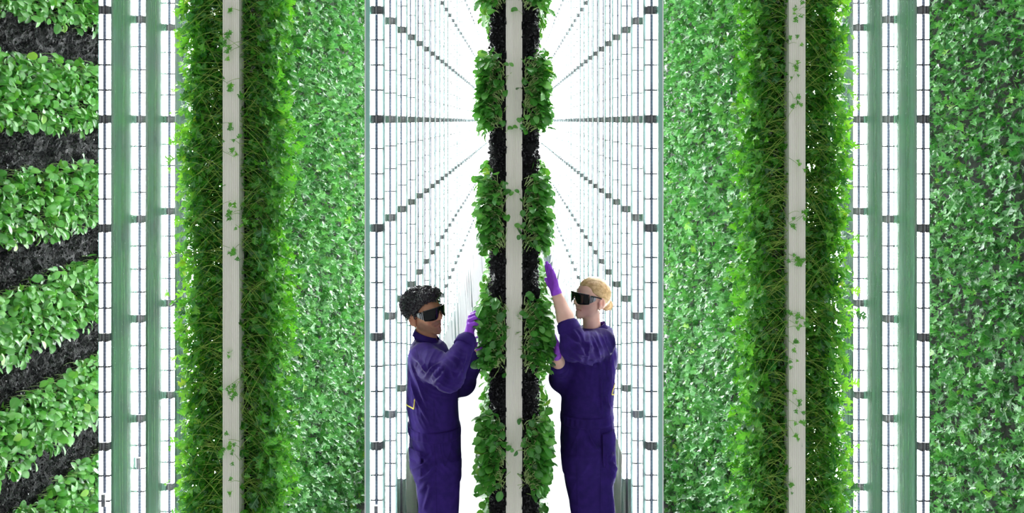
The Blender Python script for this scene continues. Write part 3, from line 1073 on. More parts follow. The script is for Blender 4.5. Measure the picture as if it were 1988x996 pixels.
def head_field(female, neck_low):
    """head in its own axes: x forward, y left, z up, origin between the ears; neck_low is where the neck enters the collar"""
    h = .0027
    fd = Field((-.15, -.115, -.24), (.140, .115, .145), h)
    fd.ell((-.018, 0, .034), (.100, .0745, .085), 0)
    fd.ell((.026, 0, -.008), (.070, .060, .086), .03)
    jw = .045 if female else .049
    for s in (-1, 1):
        fd.cone((.000, s * jw, -.046), (.064, s * .014, -.094), .017, .013, .025)
        fd.ell((.063, s * .034, -.022), (.022, .021, .020), .02)          # cheeks
        fd.cone((.080, s * .010, .026), (.067, s * .045, .024), .010, .008, .012)   # brow
        fd.ell((.090, s * .029, .002), (.013, .016, .011), .012, 'sub')   # eye socket
        fd.ell((.080, s * .031, .001), (.0115, .0135, .0115), .004)       # eyeball under the lid
    fd.cone((.076, 0, -.097), (.080, 0, -.092), .015, .014, .018)         # chin
    fd.ell((.071, 0, -.060), (.021, .024, .022), .02)                     # mouth mound
    if female:
        fd.cone((.086, 0, .020), (.110, 0, -.022), .0068, .0090, .010)
    else:
        fd.cone((.088, 0, .022), (.112, 0, -.024), .0088, .0118, .010)
    for s in (-1, 1):
        fd.ell((.099, s * .0110, -.029), (.011, .0080, .0080), .006)      # nostril wings
        fd.ell((.103, s * .0065, -.0365), (.0045, .0035, .0030), .003, 'sub')
        fd.cone((.0915, s * .001, -.0545), (.081, s * .020, -.0600), .0050, .0028, .004)   # upper lip
        fd.cone((.0905, s * .001, -.0655), (.081, s * .019, -.0625), .0058, .0032, .004)   # lower lip
        fd.cone((.0985, 0, -.0602), (.080, s * .022, -.0612), .0018, .0016, .002, 'sub')   # mouth line
    # ears: shell leaning away from the head at the back, hollow inside
    for s in (-1, 1):
        Re = rot((math.cos(.42), -s * math.sin(.42)), 0, 0)
        fd.ell((-.016, s * .081, -.014), (.020, .0085, .034), .004, R=Re)
        fd.ell((-.0125, s * .0900, -.010), (.0115, .0085, .022), .003, 'sub', R=Re)
        fd.ell((-.003, s * .0800, -.016), (.0045, .006, .008), .004)
        fd.ell((-.006, s * .0790, -.044), (.008, .006, .008), .006)
    nr = .044 if female else .050
    nl = np.array(neck_low)
    fd.cone((-.016, 0, -.050), nl, nr, nr + .004, .03)
    fd.cone((.016, 0, -.070), nl + np.array([.018, 0, 0]), .026, .030, .03)
    return fd


def seg_dist(V, a, b):
    a = np.array(a); b = np.array(b); ab = b - a
    t = np.clip((V - a) @ ab / (ab @ ab), 0, 1)
    return np.linalg.norm(V - a - t[:, None] * ab, axis=1)


def make_hand(fd, wr, kn, mid, tip, thumb, g=1.0, wrad=.024):
    for i in range(4):
        fd.cone(wr + (kn[i] - wr) * .12, kn[i], .0165 * g, .0128 * g, .012)
        fd.cone(kn[i], mid[i], .0108 * g, .0097 * g, .005)
        fd.cone(mid[i], tip[i], .0097 * g, .0076 * g, .003)
    fd.cone(wr, thumb[0], .018 * g, .0155 * g, .012)
    fd.cone(thumb[0], thumb[1], .0125 * g, .0110 * g, .006)
    fd.cone(thumb[1], thumb[2], .0105 * g, .0085 * g, .003)


def folds(V, N, spots, seed, base=.0022):
    """cloth relief: soft drape everywhere, sharp creases round the joints in spots (centre, radius, direction, wavelength, depth)"""
    x, y, z = V.T
    d = base * (np.sin(19 * x + 11 * z + 2.2 * np.sin(14 * y + 9 * z + seed)) + .8 * np.sin(23 * z - 13 * y + 1.7 * np.sin(17 * x + seed)))
    for (c, r, dr, wl, am) in spots:
        q = V - c
        wgt = np.exp(-(q ** 2).sum(1) / r ** 2)
        dr = np.array(dr, float); dr /= np.linalg.norm(dr)
        ph = (q @ dr) / wl * math.pi + 2.2 * np.sin(q @ np.array([13, 11, 9]) + seed) + 1.3 * np.sin(q @ np.array([-19, 16, 23]) + 2 * seed)
        d += .45 * am * wgt * (2 * (1 - np.abs(np.sin(ph))) ** 1.6 - .8)
    return V + N * d[:, None]


def person(cfg):
    female = cfg['female']
    t = thing('person', cfg['base'], cfg['label'], 'person')
    skin = M_skin_w if female else M_skin_m
    T = cfg['torso']
    # ---- coverall
    lo, hi = np.array(cfg['lo']), np.array(cfg['hi'])
    fd = Field(lo, hi, .0055)
    b0, b1 = T.bounds()
    fd.op(lambda p: T.dist(p), b0, b1, 0)
    for L in cfg['legs']:
        b0, b1 = L.bounds()
        fd.op(lambda p: L.dist(p), b0, b1, .03)
    for (pts, rads) in cfg['sleeves']:
        for i in range(len(pts) - 1):
            fd.cone(pts[i], pts[i + 1], rads[i], rads[i + 1], .045 if i == 0 else .03)
    V, F = fd.nets()
    V = lap(V, F, 2)
    V = folds(V, smooth_normals(V, F), cfg['folds'], cfg['seed'])
    # long creases of the cloth: a raised line with a hollow beside it
    bv0 = BVHTree.FromPolygons([Vector(v) for v in V], [tuple(int(i) for i in f) for f in F])
    Nn = smooth_normals(V, F)
    for pix in cfg['creases']:
        pp = []
        for (a, b2), (c, d2) in zip(pix[:-1], pix[1:]):
            pp += [(a + (c - a) * q, b2 + (d2 - b2) * q) for q in np.linspace(0, 1, 26)[:-1]]
        pp.append(pix[-1])
        o = Vector((0, 0, CAM_Z)); pts = []
        for a, b2 in pp:
            d = Vector(P(a, b2, T.cy)) - o; d.normalize()
            h = bv0.ray_cast(o, d)
            if h[0] is not None: pts.append(np.array(h[0]))
        if len(pts) < 4: continue
        pts = np.array(pts)
        near = np.where(((V > pts.min(0) - .05) & (V < pts.max(0) + .05)).all(1))[0]
        D2 = np.linalg.norm(V[near][:, None] - pts[None], axis=2)
        k = D2.argmin(1); dm = D2.min(1)
        fade = np.sin(np.clip((k + .5) / len(pts), 0, 1) * math.pi) ** .6
        prof = .011 * np.exp(-(dm / .0075) ** 2) - .006 * np.exp(-((dm - .019) / .010) ** 2)
        V[near] += Nn[near] * (prof * fade)[:, None]
    cov = MB().add(V, F).obj('coverall', M_cover, t, True)
    bvh = BVHTree.FromPolygons([Vector(v) for v in V], [tuple(int(i) for i in f) for f in F])
    # waistband with gathers
    zb0, zb1 = cfg['band']
    us = np.linspace(0, 2 * math.pi, 97)[:-1]
    V2, F2 = patch(lambda u, v, o: T.surf(u, v, .0015 + o + .0038 * math.sin(u * 30) * math.sin((v - zb0) / (zb1 - zb0) * math.pi)), us, np.linspace(zb0, zb1, 6), thick=.002, closed=True)
    MB().add(V2, F2).obj('waistband', M_cover, cov, True)
    # pockets
    for (th0, th1, z0, z1, nm) in cfg['pockets']:
        V2, F2 = patch(lambda u, v, o: T.surf(u, v, .006 + o), np.linspace(th0, th1, 12), np.linspace(z0, z1, 10), thick=.002)
        MB().add(V2, F2).obj(nm, M_cover, cov, True)
        # stitched edges
        edge = [(th0, z1), (th0, z0), ((th0 + th1) / 2, z0 - .012), (th1, z0), (th1, z1), (th0, z1)]
        pts = []
        for (a, b2), (c, d2) in zip(edge[:-1], edge[1:]):
            for q in np.linspace(0, 1, 7)[:-1]:
                pts.append(T.surf(np.array(a + (c - a) * q), np.array(b2 + (d2 - b2) * q), .0085))
        MB().tube(np.array(pts).reshape(-1, 3), .0011, 5).obj('pocket_seam', M_seam, cov, True)
    # seams, cuffs, emblem: drawn onto the cloth
    def on_cloth(pix, D, lift=.001):
        o = Vector((0, 0, CAM_Z)); pts = []
        for a, b2 in pix:
            d = Vector(P(a, b2, D)) - o; d.normalize()
            h = bvh.ray_cast(o, d)
            if h[0] is not None:
                pts.append(np.array(h[0] + h[1] * lift * (1 if h[1].dot(d) < 0 else -1)))
        return pts
    for pix in cfg['seams']:
        pp = []
        for (a, b2), (c, d2) in zip(pix[:-1], pix[1:]):
            pp += [(a + (c - a) * q, b2 + (d2 - b2) * q) for q in np.linspace(0, 1, 9)]
        pts = on_cloth(pp, T.cy, .0003)
        if len(pts) > 2: MB().tube(pts, .0011, 5).obj('seam', M_seam, cov, True)
    emb = MB()
    for pix in cfg['emblem']:
        pp = [(pix[0][0] + (pix[1][0] - pix[0][0]) * q, pix[0][1] + (pix[1][1] - pix[0][1]) * q) for q in np.linspace(0, 1, 7)]
        pts = on_cloth(pp, T.cy, .0015)
        if len(pts) > 2: emb.tube(pts, .0034, 6)
    if emb.n:
        tag(emb.obj('back_emblem', M_yellow, cov, True), 'yellow outlined emblem on the back of the coverall')
    for (a, b2, r1, r2) in cfg['cuffs']:
        mb = MB()
        ab = b2 - a
        mb.tube([a, a + ab * .06, a + ab * .5, a + ab * .94, b2, b2 - ab * .05, a + ab * .5], [r1 * .94, r1, (r1 + r2) / 2 + .001, r2, r2 * .96, r2 * .86, r2 * .8], 20, caps=False)
        mb.obj('cuff', M_cover, cov, True)
    # collar
    cf = cfg['collar']
    def collar_fn(u, v, o):
        # u angle round the neck (0 = front), v 0 bottom..1 top
        r = cf['r0'] + (cf['r1'] - cf['r0']) * v + o
        h = cf['h'] * v * (.8 + .2 * math.cos(u - math.pi)) 
        ctr = cf['c'] + np.array([0, 0, h + cf['tilt'] * -math.cos(u)])
        return ctr + cf['f'] * r * math.cos(u) * 1.06 + cf['l'] * r * math.sin(u) + cf['f'] * (-.008 * v)
    V2, F2 = patch(collar_fn, np.linspace(.45, 2 * math.pi - .45, 40), np.linspace(0, 1, 5), thick=.0025)
    MB().add(V2, F2).obj('collar', M_cover, cov, True)
    # flap of the collar, folded down
    def flap_fn(u, v, o):
        a = collar_fn(u, 1.0, 0.0)
        rad = cf['f'] * math.cos(u) + cf['l'] * math.sin(u)
        return a + rad * (.003 + .013 * v + o) + np.array([0, 0, .003 - .036 * v + .006 * v * v])
    V2, F2 = patch(flap_fn, np.linspace(.47, 2 * math.pi - .47, 40), np.linspace(0, 1, 4), thick=.002)
    MB().add(V2, F2).obj('collar_flap', M_cover, cov, True)

    # ---- body: trunk under the cloth, head with neck, forearms and hands in one mesh
    body = MB()
    fb = Field(lo, hi, .013)
    b0, b1 = T.bounds()
    fb.op(lambda p: T.dist(p, -.022), b0, b1, 0)
    for L in cfg['legs']:
        b0, b1 = L.bounds()
        fb.op(lambda p: L.dist(p, -.03), b0, b1, .03)
    for (pts, rads) in cfg['sleeves']:
        for i in range(len(pts) - 1):
            fb.cone(pts[i], pts[i + 1], max(rads[i] - .035, .03), max(rads[i + 1] - .035, .028), .03)
    V, F = fb.nets(); body.add(V, F)
    Rh, oh, sh = cfg['head']
    low = (np.array(cf['c']) + np.array([0, 0, -.07]) - oh) @ Rh / sh
    hd = head_field(female, low)
    V, F = hd.nets(); V = lap(V, F, 2, .4)
    Vh = (V * sh) @ Rh.T + oh
    nb = body.n
    body.add(Vh, F)
    lipd = np.minimum.reduce([seg_dist(V, (.0915, 0, -.0545), (.081, q * .020, -.0600)) for q in (-1, 1)] + [seg_dist(V, (.0905, 0, -.0660), (.081, q * .019, -.0625)) for q in (-1, 1)])
    lip = np.clip((.0072 - lipd) / .0025, 0, 1)
    if female:
        beard = 0 * lip
    else:
        bd = np.minimum.reduce([seg_dist(V, (.078, 0, -.085), (.02, q * .055, -.055)) for q in (-1, 1)] + [seg_dist(V, (.096, 0, -.045), (.082, q * .024, -.055)) * 1.7 for q in (-1, 1)])
        beard = np.clip((.036 - bd) / .018, 0, 1)
    flush = np.clip(1 - np.abs(np.linalg.norm((V - np.array([-.014, 0, -.012])) * np.array([1, 0, 1]), axis=1) / .022 - .0) , 0, 1) * (np.abs(V[:, 1]) > .074)
    zeros = lambda n: np.zeros(n)
    body.A = {'lip': [zeros(nb), lip], 'beard': [zeros(nb), beard], 'flush': [zeros(nb), flush]}
    for hn in cfg['hands']:
        allp = np.array([hn['wr'], hn['el'], *hn['kn'], *hn['mid'], *hn['tip'], *hn['thumb']])
        f2 = Field(allp.min(0) - .05, allp.max(0) + .05, .004)
        ar = hn['ar']
        f2.cone(hn['wr'] + (hn['el'] - hn['wr']) * .95, hn['wr'] + (hn['el'] - hn['wr']) * .45, ar[0], ar[1], 0)
        f2.cone(hn['wr'] + (hn['el'] - hn['wr']) * .45, hn['wr'], ar[1], ar[2], .02)
        make_hand(f2, hn['wr'], hn['kn'], hn['mid'], hn['tip'], hn['thumb'], .86)
        V, F = f2.nets(); V = lap(V, F, 1); body.add(V, F)
        for q in body.A.values(): q.append(zeros(len(V)))
        # glove over the hand
        f3 = Field(allp.min(0) - .05, allp.max(0) + .05, .0026)
        make_hand(f3, hn['wr'], hn['kn'], hn['mid'], hn['tip'], hn['thumb'], 1.06)
        d = (hn['el'] - hn['wr']); d /= np.linalg.norm(d)
        f3.cone(hn['wr'] - d * .01, hn['wr'] + d * .035, .0265, .0285, .012)
        f3.cone(hn['wr'] + d * .036, hn['wr'] + d * .040, .0310, .0310, .003)
        V, F = f3.nets(); V = lap(V, F, 1, .4)
        V = folds(V, smooth_normals(V, F), [(hn['wr'], .04, d, .010, .0012)], 3, .0004)
        tag(MB().add(V, F).obj('glove', M_glove, t, True))
    body.obj('body', skin, t, True)

    # ---- hair
    def to_w(V):
        return (np.asarray(V) * sh) @ Rh.T + oh
    hf = Field((-.17, -.12, -.12), (.13, .12, .17), .0034)
    if female:
        hf.ell((-.019, 0, .034), (.106, .0825, .0915), 0)
        hf.cone((-.080, 0, -.005), (-.104, 0, -.034), .048, .026, .03)
        hf.ell((-.122, 0, -.036), (.032, .036, .034), .012)       # bun
        hf.op(lambda p: (p[..., 2] - np.interp(p[..., 0], [-.12, -.07, -.035, -.01, .03, .055, .10], [-.075, -.066, -.050, .012, .040, .066, .084])), (-.17, -.12, -.12), (.13, .12, .17), .006, 'sub_keep') if False else None
        X = hf.ax[0][:, None, None]; Z = hf.ax[2][None, None, :]; Yv = np.abs(hf.ax[1])[None, :, None]
        line = np.interp(X, [-.12, -.07, -.045, -.030, -.008, .03, .055, .10], [-.088, -.082, -.066, -.040, .014, .036, .056, .072])
        cut = (line - Z) + 0 * Yv
        front = np.where(X > .03, (X - .074 + .65 * np.clip(Yv - .012, 0, .05)) * .7, -1)       # hairline recedes towards the temples
        hf.a = np.maximum(np.maximum(hf.a, np.where(X > -.100, cut, -1).astype(np.float32)), 0 * hf.a + front.astype(np.float32)).astype(np.float32)
        V, F = hf.nets(); V = lap(V, F, 3, .5)
        ha = MB().add(to_w(V), F).obj('hair', M_hair_w, t, True)
        # strands combed back from the parting to the bun
        hb = BVHTree.FromPolygons([Vector(v) for v in V], [tuple(int(i) for i in f) for f in F])
        st = MB()
        rr = random.Random(5)
        for s in (-1, 1):
            for k in range(110):
                q = rr.random(); q2 = rr.uniform(-1, 1)
                a = np.array([.085 - .10 * q, s * (.006 + .085 * q), .105 - .085 * q ** 1.6])
                e = np.array([-.115, s * .02 * rr.random(), -.02 + .03 * q2])
                m = np.array([-.01 - .03 * q, s * (.03 + .075 * q), .13 - .10 * q])
                pts = []
                for u in np.linspace(0, 1, 11):
                    p = (1 - u) ** 2 * a + 2 * u * (1 - u) * m + u * u * e
                    h = hb.find_nearest(Vector(p))
                    pts.append(np.array(h[0] + h[1] * .0004))
                pts = np.array(pts)
                if np.linalg.norm(np.diff(pts, axis=0), axis=1).max() < .045:
                    st.tube(to_w(pts), np.array([.0008] + [.0014] * 9 + [.0009]), 4, caps=False)
        for k in range(40):                                       # coil of the bun
            ph = k / 40 * 2 * math.pi; pts = []
            for u in np.linspace(-1.2, 1.2, 9):
                d = np.array([math.sin(u) * math.cos(ph), math.sin(u) * math.sin(ph), 0])
                pts.append(np.array([-.122, 0, -.036]) + np.array([-.033 * math.cos(u), .037 * math.sin(u) * math.cos(ph + u), .035 * math.sin(u) * math.sin(ph + u)]))
            st.tube(to_w(pts), .0016, 4, caps=False)
        st.obj('strands', M_hair_w, ha, True)['kind'] = 'stuff'
    else:
        hf.ell((-.022, 0, .044), (.116, .090, .094), 0)
        for s in (-1, 1):
            hf.cone((-.002, s * .076, .035), (.010, s * .073, -.004), .012, .006, .01)   # sideburn
        hf.ell((.058, 0, .098), (.045, .062, .034), .03)          # fringe
        p = np.stack(np.meshgrid(*hf.ax, indexing='ij'), -1)
        bump = .0045 * np.sin(95 * p[..., 0] + 2 * np.sin(70 * p[..., 2])) * np.sin(90 * p[..., 1] + 1.5 * np.sin(60 * p[..., 0])) * np.sin(85 * p[..., 2] + 1 + 2 * np.sin(55 * p[..., 1])) + .003 * np.sin(150 * p[..., 0] + 130 * p[..., 2])
        X, Yv, Z = p[..., 0], np.abs(p[..., 1]), p[..., 2]
        line = np.interp(X, [-.12, -.08, -.04, -.02, .012, .035, .06, .10], [-.055, -.072, -.050, .004, .000, .034, .060, .070])
        hf.a = np.maximum(hf.a + bump, (line - Z)).astype(np.float32)
        V, F = hf.nets(); V = lap(V, F, 1, .4)
        ha = MB().add(to_w(V), F).obj('hair', M_hair_m, t, True)
        N = smooth_normals(V, F)
        gg = np.random.default_rng(2)
        ok = np.where((N[:, 2] > -.5) & (V[:, 2] > -.05))[0]
        st = MB()
        for i in gg.choice(ok, 760, replace=False):
            p0, n = V[i], N[i]
            a = np.cross(n, gg.normal(size=3)); a /= np.linalg.norm(a); b2 = np.cross(n, a)
            r = gg.uniform(.0045, .0095); a0 = gg.uniform(0, 6)
            pts = [p0 - n * .003 + n * (.009 * math.sin(q / 4.2 * math.pi)) + r * (a * (math.cos(a0 + q) - math.cos(a0)) + b2 * (math.sin(a0 + q) - math.sin(a0))) for q in np.linspace(0, 4.2, 8)]
            st.tube(to_w(pts), np.array([.0022, .003, .003, .003, .0028, .0024, .0018, .0008]), 5, caps=False)
        st.obj('curls', M_hair_m, ha, True)['kind'] = 'stuff'
        # eyebrows, beard shadow
        br = MB()
        for s in (-1, 1):
            br.tube(to_w([(.090, s * .012, .024), (.088, s * .025, .028), (.078, s * .045, .025)]), np.array([.003, .0035, .0015]), 6)
        br.obj('eyebrows', M_hair_m, t, True)
    # ---- safety glasses
    gt = bpy.data.objects.new('safety_glasses', None); COL.objects.link(gt); gt.parent = t; gt.matrix_parent_inverse = Matrix.Translation(-t.location)
    gt.empty_display_size = .05
    def shell(th, v, o, top, bot):
        x = .022 + (.097 + o) * math.cos(th); y = (.082 + o) * math.sin(th)
        return np.array([x, y, bot + (top - bot) * v])
    def lens_fn(u, v, o):
        th = u
        a = abs(th)
        top = .038 - .006 * (a / 1.1) ** 2
        bot = -.026 + .042 * math.exp(-(th / .21) ** 2) + .006 * (a / 1.1) ** 3
        p = shell(th, v, o, top, bot); p[0] += .006 * v
        return p
    V2, F2 = patch(lens_fn, np.linspace(-1.08, 1.08, 45), np.linspace(0, 1, 8), thick=.0012)
    mb = MB().add(to_w(V2), F2); gl = mb.obj('lens', M_lens, None, True); gl.parent = gt
    fr = MB()
    pts = [lens_fn(u, 1.0, .001) for u in np.linspace(-1.1, 1.1, 30)]
    fr.tube(to_w(pts), .0026, 6)
    for s in (-1, 1):
        arm = [(.062, s * .075, .026), (.045, s * .0815, .024), (.02, s * .083, .020), (-.012, s * .082, .012), (-.030, s * .079, .002)]
        fr.tube(to_w(arm), np.array([.004, .0045, .004, .003, .002]), 6)
    fo = fr.obj('frame', M_frame, None, True); fo.parent = gt
    for s in (-1, 1):
        def side_fn(u, v, o, s=s):
            top = .030 - .010 * ((u - 1.06) / .42); bot = -.017 + .020 * ((u - 1.06) / .42)
            return shell(s * u, v, o, top, bot)
        V2, F2 = patch(side_fn, np.linspace(1.06, 1.48, 9), np.linspace(0, 1, 5), thick=.0015)
        so = MB().add(to_w(V2), F2).obj('side_shield', M_clear, None, True); so.parent = gt
        ln = MB()
        for uu in (1.08, 1.17, 1.28):
            ln.tube(to_w([side_fn(uu, v, .002) for v in (0, .5, 1)]), .0022, 5)
        so = ln.obj('side_rib', M_frame, None, True); so.parent = gt
    # ---- boots
    for (bx, by) in cfg['feet']:
        fb2 = Field((bx - .22, by - .09, -.01), (bx + .22, by + .09, .26), .008)
        s = cfg['facing']
        fb2.cone((bx - s * .02, by, .06), (bx - s * .02, by, .20), .052, .056, 0)
        fb2.ell((bx + s * .07, by, .045), (.13, .050, .046), .03)
        fb2.ell((bx - s * .04, by, .04), (.06, .045, .042), .03)
        V, F = fb2.nets(); V[:, 2] = np.maximum(V[:, 2], .0) + STAND_Z
        MB().add(V, F).obj('boot', M_boot, t, True)
    return t


def leg(D, rows, facing):
    return Torso(D, rows, facing, 0.0)


# ---- man
DM = 5.15
mt = Torso(DM, [(661, 803, 858, .105), (672, 797, 868, .150), (690, 792, 876, .188), (720, 789, 883, .200), (750, 788, 888, .195),
                (790, 790, 890, .178), (820, 793, 892, .170), (845, 794, 894, .178), (870, 794, 895, .188), (900, 795, 895, .190), (915, 801, 895, .180)], 1, math.radians(9))
mleg = [leg(DM + q, [(890, 797, 894, .088), (905, 800, 894, .092), (921, 806, 894, .094), (945, 809, 893, .092), (996, 813, 889, .088), (1060, 822, 884, .08), (1120, 822, 880, .078), (1180, 818, 872, .072)], 1) for q in (-.090, .090)]
sR = P(823, 698, 4.99); eR = P(872, 731, 4.76); wR = P(909.5, 654, 4.93)
sL = P(838, 694, 5.33); eL = P(898, 742, 5.26); wL = P(931, 676, 5.04)
man = dict(female=False, label='dark-haired man in purple coverall and dark safety glasses, reaching to the central wall', base=(P(845, 700, DM)[0], DM, STAND_Z),
           torso=mt, legs=mleg, facing=1, seed=1.0,
           lo=(-.66, 4.62, .57), hi=(-.13, 5.52, 2.14),
           sleeves=[([sR, (sR + eR) / 2, eR, eR + (wR - eR) * .86], [.088, .080, .073, .052]), ([sL, eL, eL + (wL - eL) * .86], [.085, .070, .050])],
           band=(P(0, 840, DM)[2], P(0, 821, DM)[2]),
           pockets=[(math.pi + .30, math.pi + 1.00, P(0, 905, DM)[2], P(0, 856, DM)[2], 'back_pocket')],
           seams=[[(842, 850), (846, 900), (848, 996)], [(851, 845), (858, 880), (863, 905)], [(878, 838), (874, 880), (864, 905)], [(842, 770), (843, 818)], [(806, 668), (812, 690), (806, 725)]],
           creases=[[(799, 690), (815, 703), (828, 726)], [(822, 738), (838, 716), (853, 705)], [(858, 702), (872, 720), (880, 742)], [(878, 690), (893, 703), (899, 722)], [(838, 750), (858, 731), (868, 712)], [(884, 735), (900, 705), (905, 680)],
                    [(792, 722), (806, 770), (830, 815)], [(797, 705), (812, 742), (828, 792)], [(798, 912), (820, 903), (842, 880)], [(812, 932), (830, 924), (846, 900)], [(814, 955), (826, 940), (838, 925)], [(800, 860), (815, 885), (835, 900)], [(822, 990), (832, 960), (836, 930)]],
           emblem=[((789.5, 786), (803.5, 794)), ((803.5, 794), (805.5, 775))],
           cuffs=[(eR + (wR - eR) * .74, eR + (wR - eR) * .93, .057, .053)],
           collar=dict(c=P(831, 661, DM), r0=.070, r1=.057, h=.045, tilt=.012, f=np.array([math.cos(.1), -.1, 0]), l=np.array([.1, math.cos(.1), 0])),
           head=(rot((math.cos(math.radians(42)), -math.sin(math.radians(42))), math.radians(7), math.radians(9)), P(825, 608, DM), 1.02),
           folds=[(eR + np.array([0, -.03, 0]), .10, (.5, 0, .9), .026, .007), ((sR + eR) / 2, .11, (.9, 0, -.5), .035, .006), (P(850, 740, 4.95), .09, (.3, 0, 1), .03, .006), (eR + (wR - eR) * .5, .07, (.4, .1, .9), .022, .005),
                  (P(815, 765, 5.0), .12, (.8, 0, .5), .04, .006), (P(815, 800, 5.0), .09, (.9, .1, .2), .02, .004),
                  (P(860, 880, 4.98), .12, (.8, 0, .4), .045, .005), (P(806, 690, 5.05), .08, (.7, 0, .6), .03, .005)],
           hands=[dict(wr=wR, el=eR, ar=(.042, .038, .029),
                       kn=[P(916.5, 611, 4.985), P(913, 616, 4.962), P(911, 623, 4.938), P(911, 632, 4.918)],
                       mid=[P(927, 603, 5.00), P(925, 608.5, 4.975), P(922, 617, 4.95), P(920, 628, 4.93)],
                       tip=[P(939, 600, 5.015), P(938, 607, 4.99), P(931, 618, 4.965), P(928, 631, 4.95)],
                       thumb=[P(915, 643, 4.97), P(922, 632, 5.01), P(930, 624, 5.03)]),
                  dict(wr=wL, el=eL, ar=(.042, .038, .029),
                       kn=[P(928, 655, 5.060), P(925, 658, 5.040), P(923.5, 663, 5.025), P(924, 669, 5.010)],
                       mid=[P(937, 649, 5.070), P(935, 653, 5.050), P(932, 659, 5.030), P(932, 667, 5.015)],
                       tip=[P(947, 650, 5.060), P(946, 654, 5.040), P(941, 661, 5.030), P(940, 669, 5.020)],
                       thumb=[P(935, 667, 5.080), P(940, 660, 5.090), P(946, 656, 5.090)])],
           feet=[(P(848, 0, DM)[0], DM - .09), (P(848, 0, DM)[0], DM + .09)])
person(man)

# ---- woman
DW = 5.30
wt = Torso(DW, [(636, 1184, 1122, .110), (642, 1190, 1116, .140), (658, 1195, 1108, .172), (690, 1198, 1098, .182), (720, 1197, 1093, .178), (745, 1195, 1091, .170),
                (775, 1191, 1091, .158), (800, 1189, 1090, .158), (825, 1193, 1089, .172), (850, 1195, 1088, .184), (880, 1194, 1091, .188), (900, 1193, 1094, .180)], -1, math.radians(9))
wleg = [leg(DW + q, [(880, 1193, 1091, .088), (897, 1194, 1093, .092), (912, 1197, 1095, .093), (922, 1196, 1096, .092), (940, 1190, 1099, .091), (996, 1193, 1109, .088), (1060, 1188, 1116, .08), (1120, 1183, 1116, .078), (1165, 1178, 1118, .072)], -1) for q in (-.090, .090)]
sL = P(1165, 668, 5.13); eL = P(1117, 673, 4.93); wL = P(1081, 571, 5.0)
sR = P(1152, 672, 5.47); eR = P(1092, 733, 5.30); wR = P(1080, 692, 5.06)
cL = eL + (wL - eL) * .40
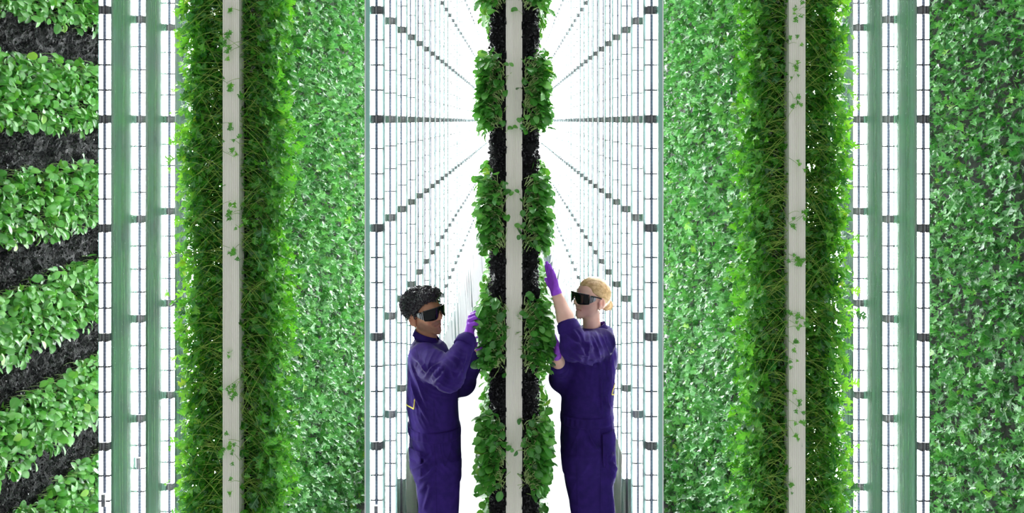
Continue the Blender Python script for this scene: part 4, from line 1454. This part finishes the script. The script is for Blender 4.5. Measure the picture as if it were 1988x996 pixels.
woman = dict(female=True, label='blond woman with hair bun in purple coverall and dark safety glasses, arm raised', base=(P(1142, 700, DW)[0], DW, STAND_Z),
             torso=wt, legs=wleg, facing=-1, seed=4.0,
             lo=(.12, 4.72, .57), hi=(.66, 5.68, 2.20),
             sleeves=[([sL, (sL + eL) / 2 + np.array([0, 0, -.012]), eL, cL], [.085, .082, .074, .053]), ([sR, eR, eR + (wR - eR) * .6], [.080, .074, .054])],
             band=(P(0, 815, DW)[2], P(0, 796, DW)[2]),
             pockets=[(math.pi - 1.0, math.pi - .25, P(0, 885, DW)[2], P(0, 824, DW)[2], 'back_pocket')],
             seams=[[(1166, 818), (1166, 900), (1165, 996)], [(1139, 815), (1148, 850), (1162, 872)], [(1119, 850), (1121, 996)], [(1162, 726), (1167, 760), (1166, 796)], [(1176, 655), (1182, 690), (1178, 725)]],
             creases=[[(1141, 642), (1143, 672), (1139, 706)], [(1098, 652), (1124, 672), (1138, 692)], [(1150, 652), (1163, 688), (1167, 716)], [(1108, 690), (1132, 702), (1160, 713)], [(1168, 650), (1182, 690), (1188, 740)], [(1168, 730), (1166, 768), (1173, 800)], [(1176, 770), (1180, 785), (1186, 796)],
                      [(1177, 838), (1178, 895), (1187, 938)], [(1180, 905), (1192, 903), (1201, 914)], [(1138, 828), (1152, 860), (1166, 874)], [(1184, 838), (1190, 870), (1184, 895)], [(1112, 640), (1122, 655), (1128, 680)]],
             emblem=[((1193.5, 744), (1187, 766)), ((1187, 766), (1194, 766))],
             cuffs=[(eL + (wL - eL) * .30, eL + (wL - eL) * .47, .061, .055), (eR + (wR - eR) * .35, eR + (wR - eR) * .62, .060, .056)],
             collar=dict(c=P(1151, 648, DW), r0=.070, r1=.054, h=.045, tilt=.018, f=np.array([-math.cos(.1), -.1, 0]), l=np.array([.1, -math.cos(.1), 0])),
             head=(rot((-math.cos(math.radians(34)), -math.sin(math.radians(34))), math.radians(6), math.radians(-1)), P(1147, 580, DW), .98),
             folds=[(eL + np.array([.02, -.03, -.02]), .10, (.6, 0, .8), .028, .008), ((sL + eL) / 2 + np.array([0, -.04, -.03]), .12, (.9, 0, .5), .035, .009), 
                    (P(1175, 730, 5.15), .12, (.9, 0, .3), .03, .006), (P(1175, 785, 5.15), .08, (1, .1, .1), .018, .004), (P(1180, 860, 5.15), .10, (.8, 0, .5), .04, .005),
                    (P(1135, 860, 5.15), .14, (.9, 0, .3), .05, .004), (P(1150, 930, 5.15), .16, (1, 0, .1), .06, .005)],
             hands=[dict(wr=wL, el=eL, ar=(.046, .042, .0285),
                         kn=[P(1066.5, 542, 5.03), P(1070, 538, 5.012), P(1074.5, 539.5, 4.99), P(1078.5, 545, 4.97)],
                         mid=[P(1063.5, 528, 5.045), P(1066.5, 522, 5.025), P(1071, 525.5, 5.0), P(1075.5, 534, 4.98)],
                         tip=[P(1060, 516, 5.05), P(1061.5, 510, 5.03), P(1066.5, 514, 5.005), P(1072.5, 525, 4.985)],
                         thumb=[P(1073, 560, 5.02), P(1065, 552, 5.035), P(1059.5, 542, 5.04)]),
                    dict(wr=wR, el=eR, ar=(.046, .042, .0285),
                         kn=[P(1075, 665, 5.07), P(1077.5, 662, 5.05), P(1080.5, 665, 5.03), P(1082.5, 671, 5.015)],
                         mid=[P(1070.5, 653, 5.08), P(1073, 649, 5.06), P(1076.5, 654, 5.035), P(1079.5, 662, 5.02)],
                         tip=[P(1067, 642, 5.08), P(1068, 637, 5.06), P(1072, 643, 5.035), P(1076.5, 653, 5.02)],
                         thumb=[P(1074, 683, 5.06), P(1069, 673, 5.08), P(1065, 664, 5.085)])],
             feet=[(P(1150, 0, DW)[0], DW - .09), (P(1150, 0, DW)[0], DW + .09)])
person(woman)

# ---- decks the workers stand on (just below the frame)
M_deck = noise_color(mat('deck_aluminium', (.5, .5, .52), .4, .5, .8), (.45, .45, .47), (.58, .58, .60), 20)
for sx, who in ((-1, 'man'), (1, 'blond woman')):
    dk = thing('work_platform', (sx * .41, 5.25, 0), f'low aluminium work platform under the {who}', 'platform')
    MB().box((sx * .41, 5.25, STAND_Z - .02), (.44, .9, .04)).obj('deck', M_deck, dk)
    for ax_ in (-.19, .19):
        for ay in (-.4, .4):
            MB().bev_box((sx * .41 + ax_, 5.25 + ay, (STAND_Z - .04) / 2), (.04, .04, STAND_Z - .04), .008).obj('leg', M_deck, dk)
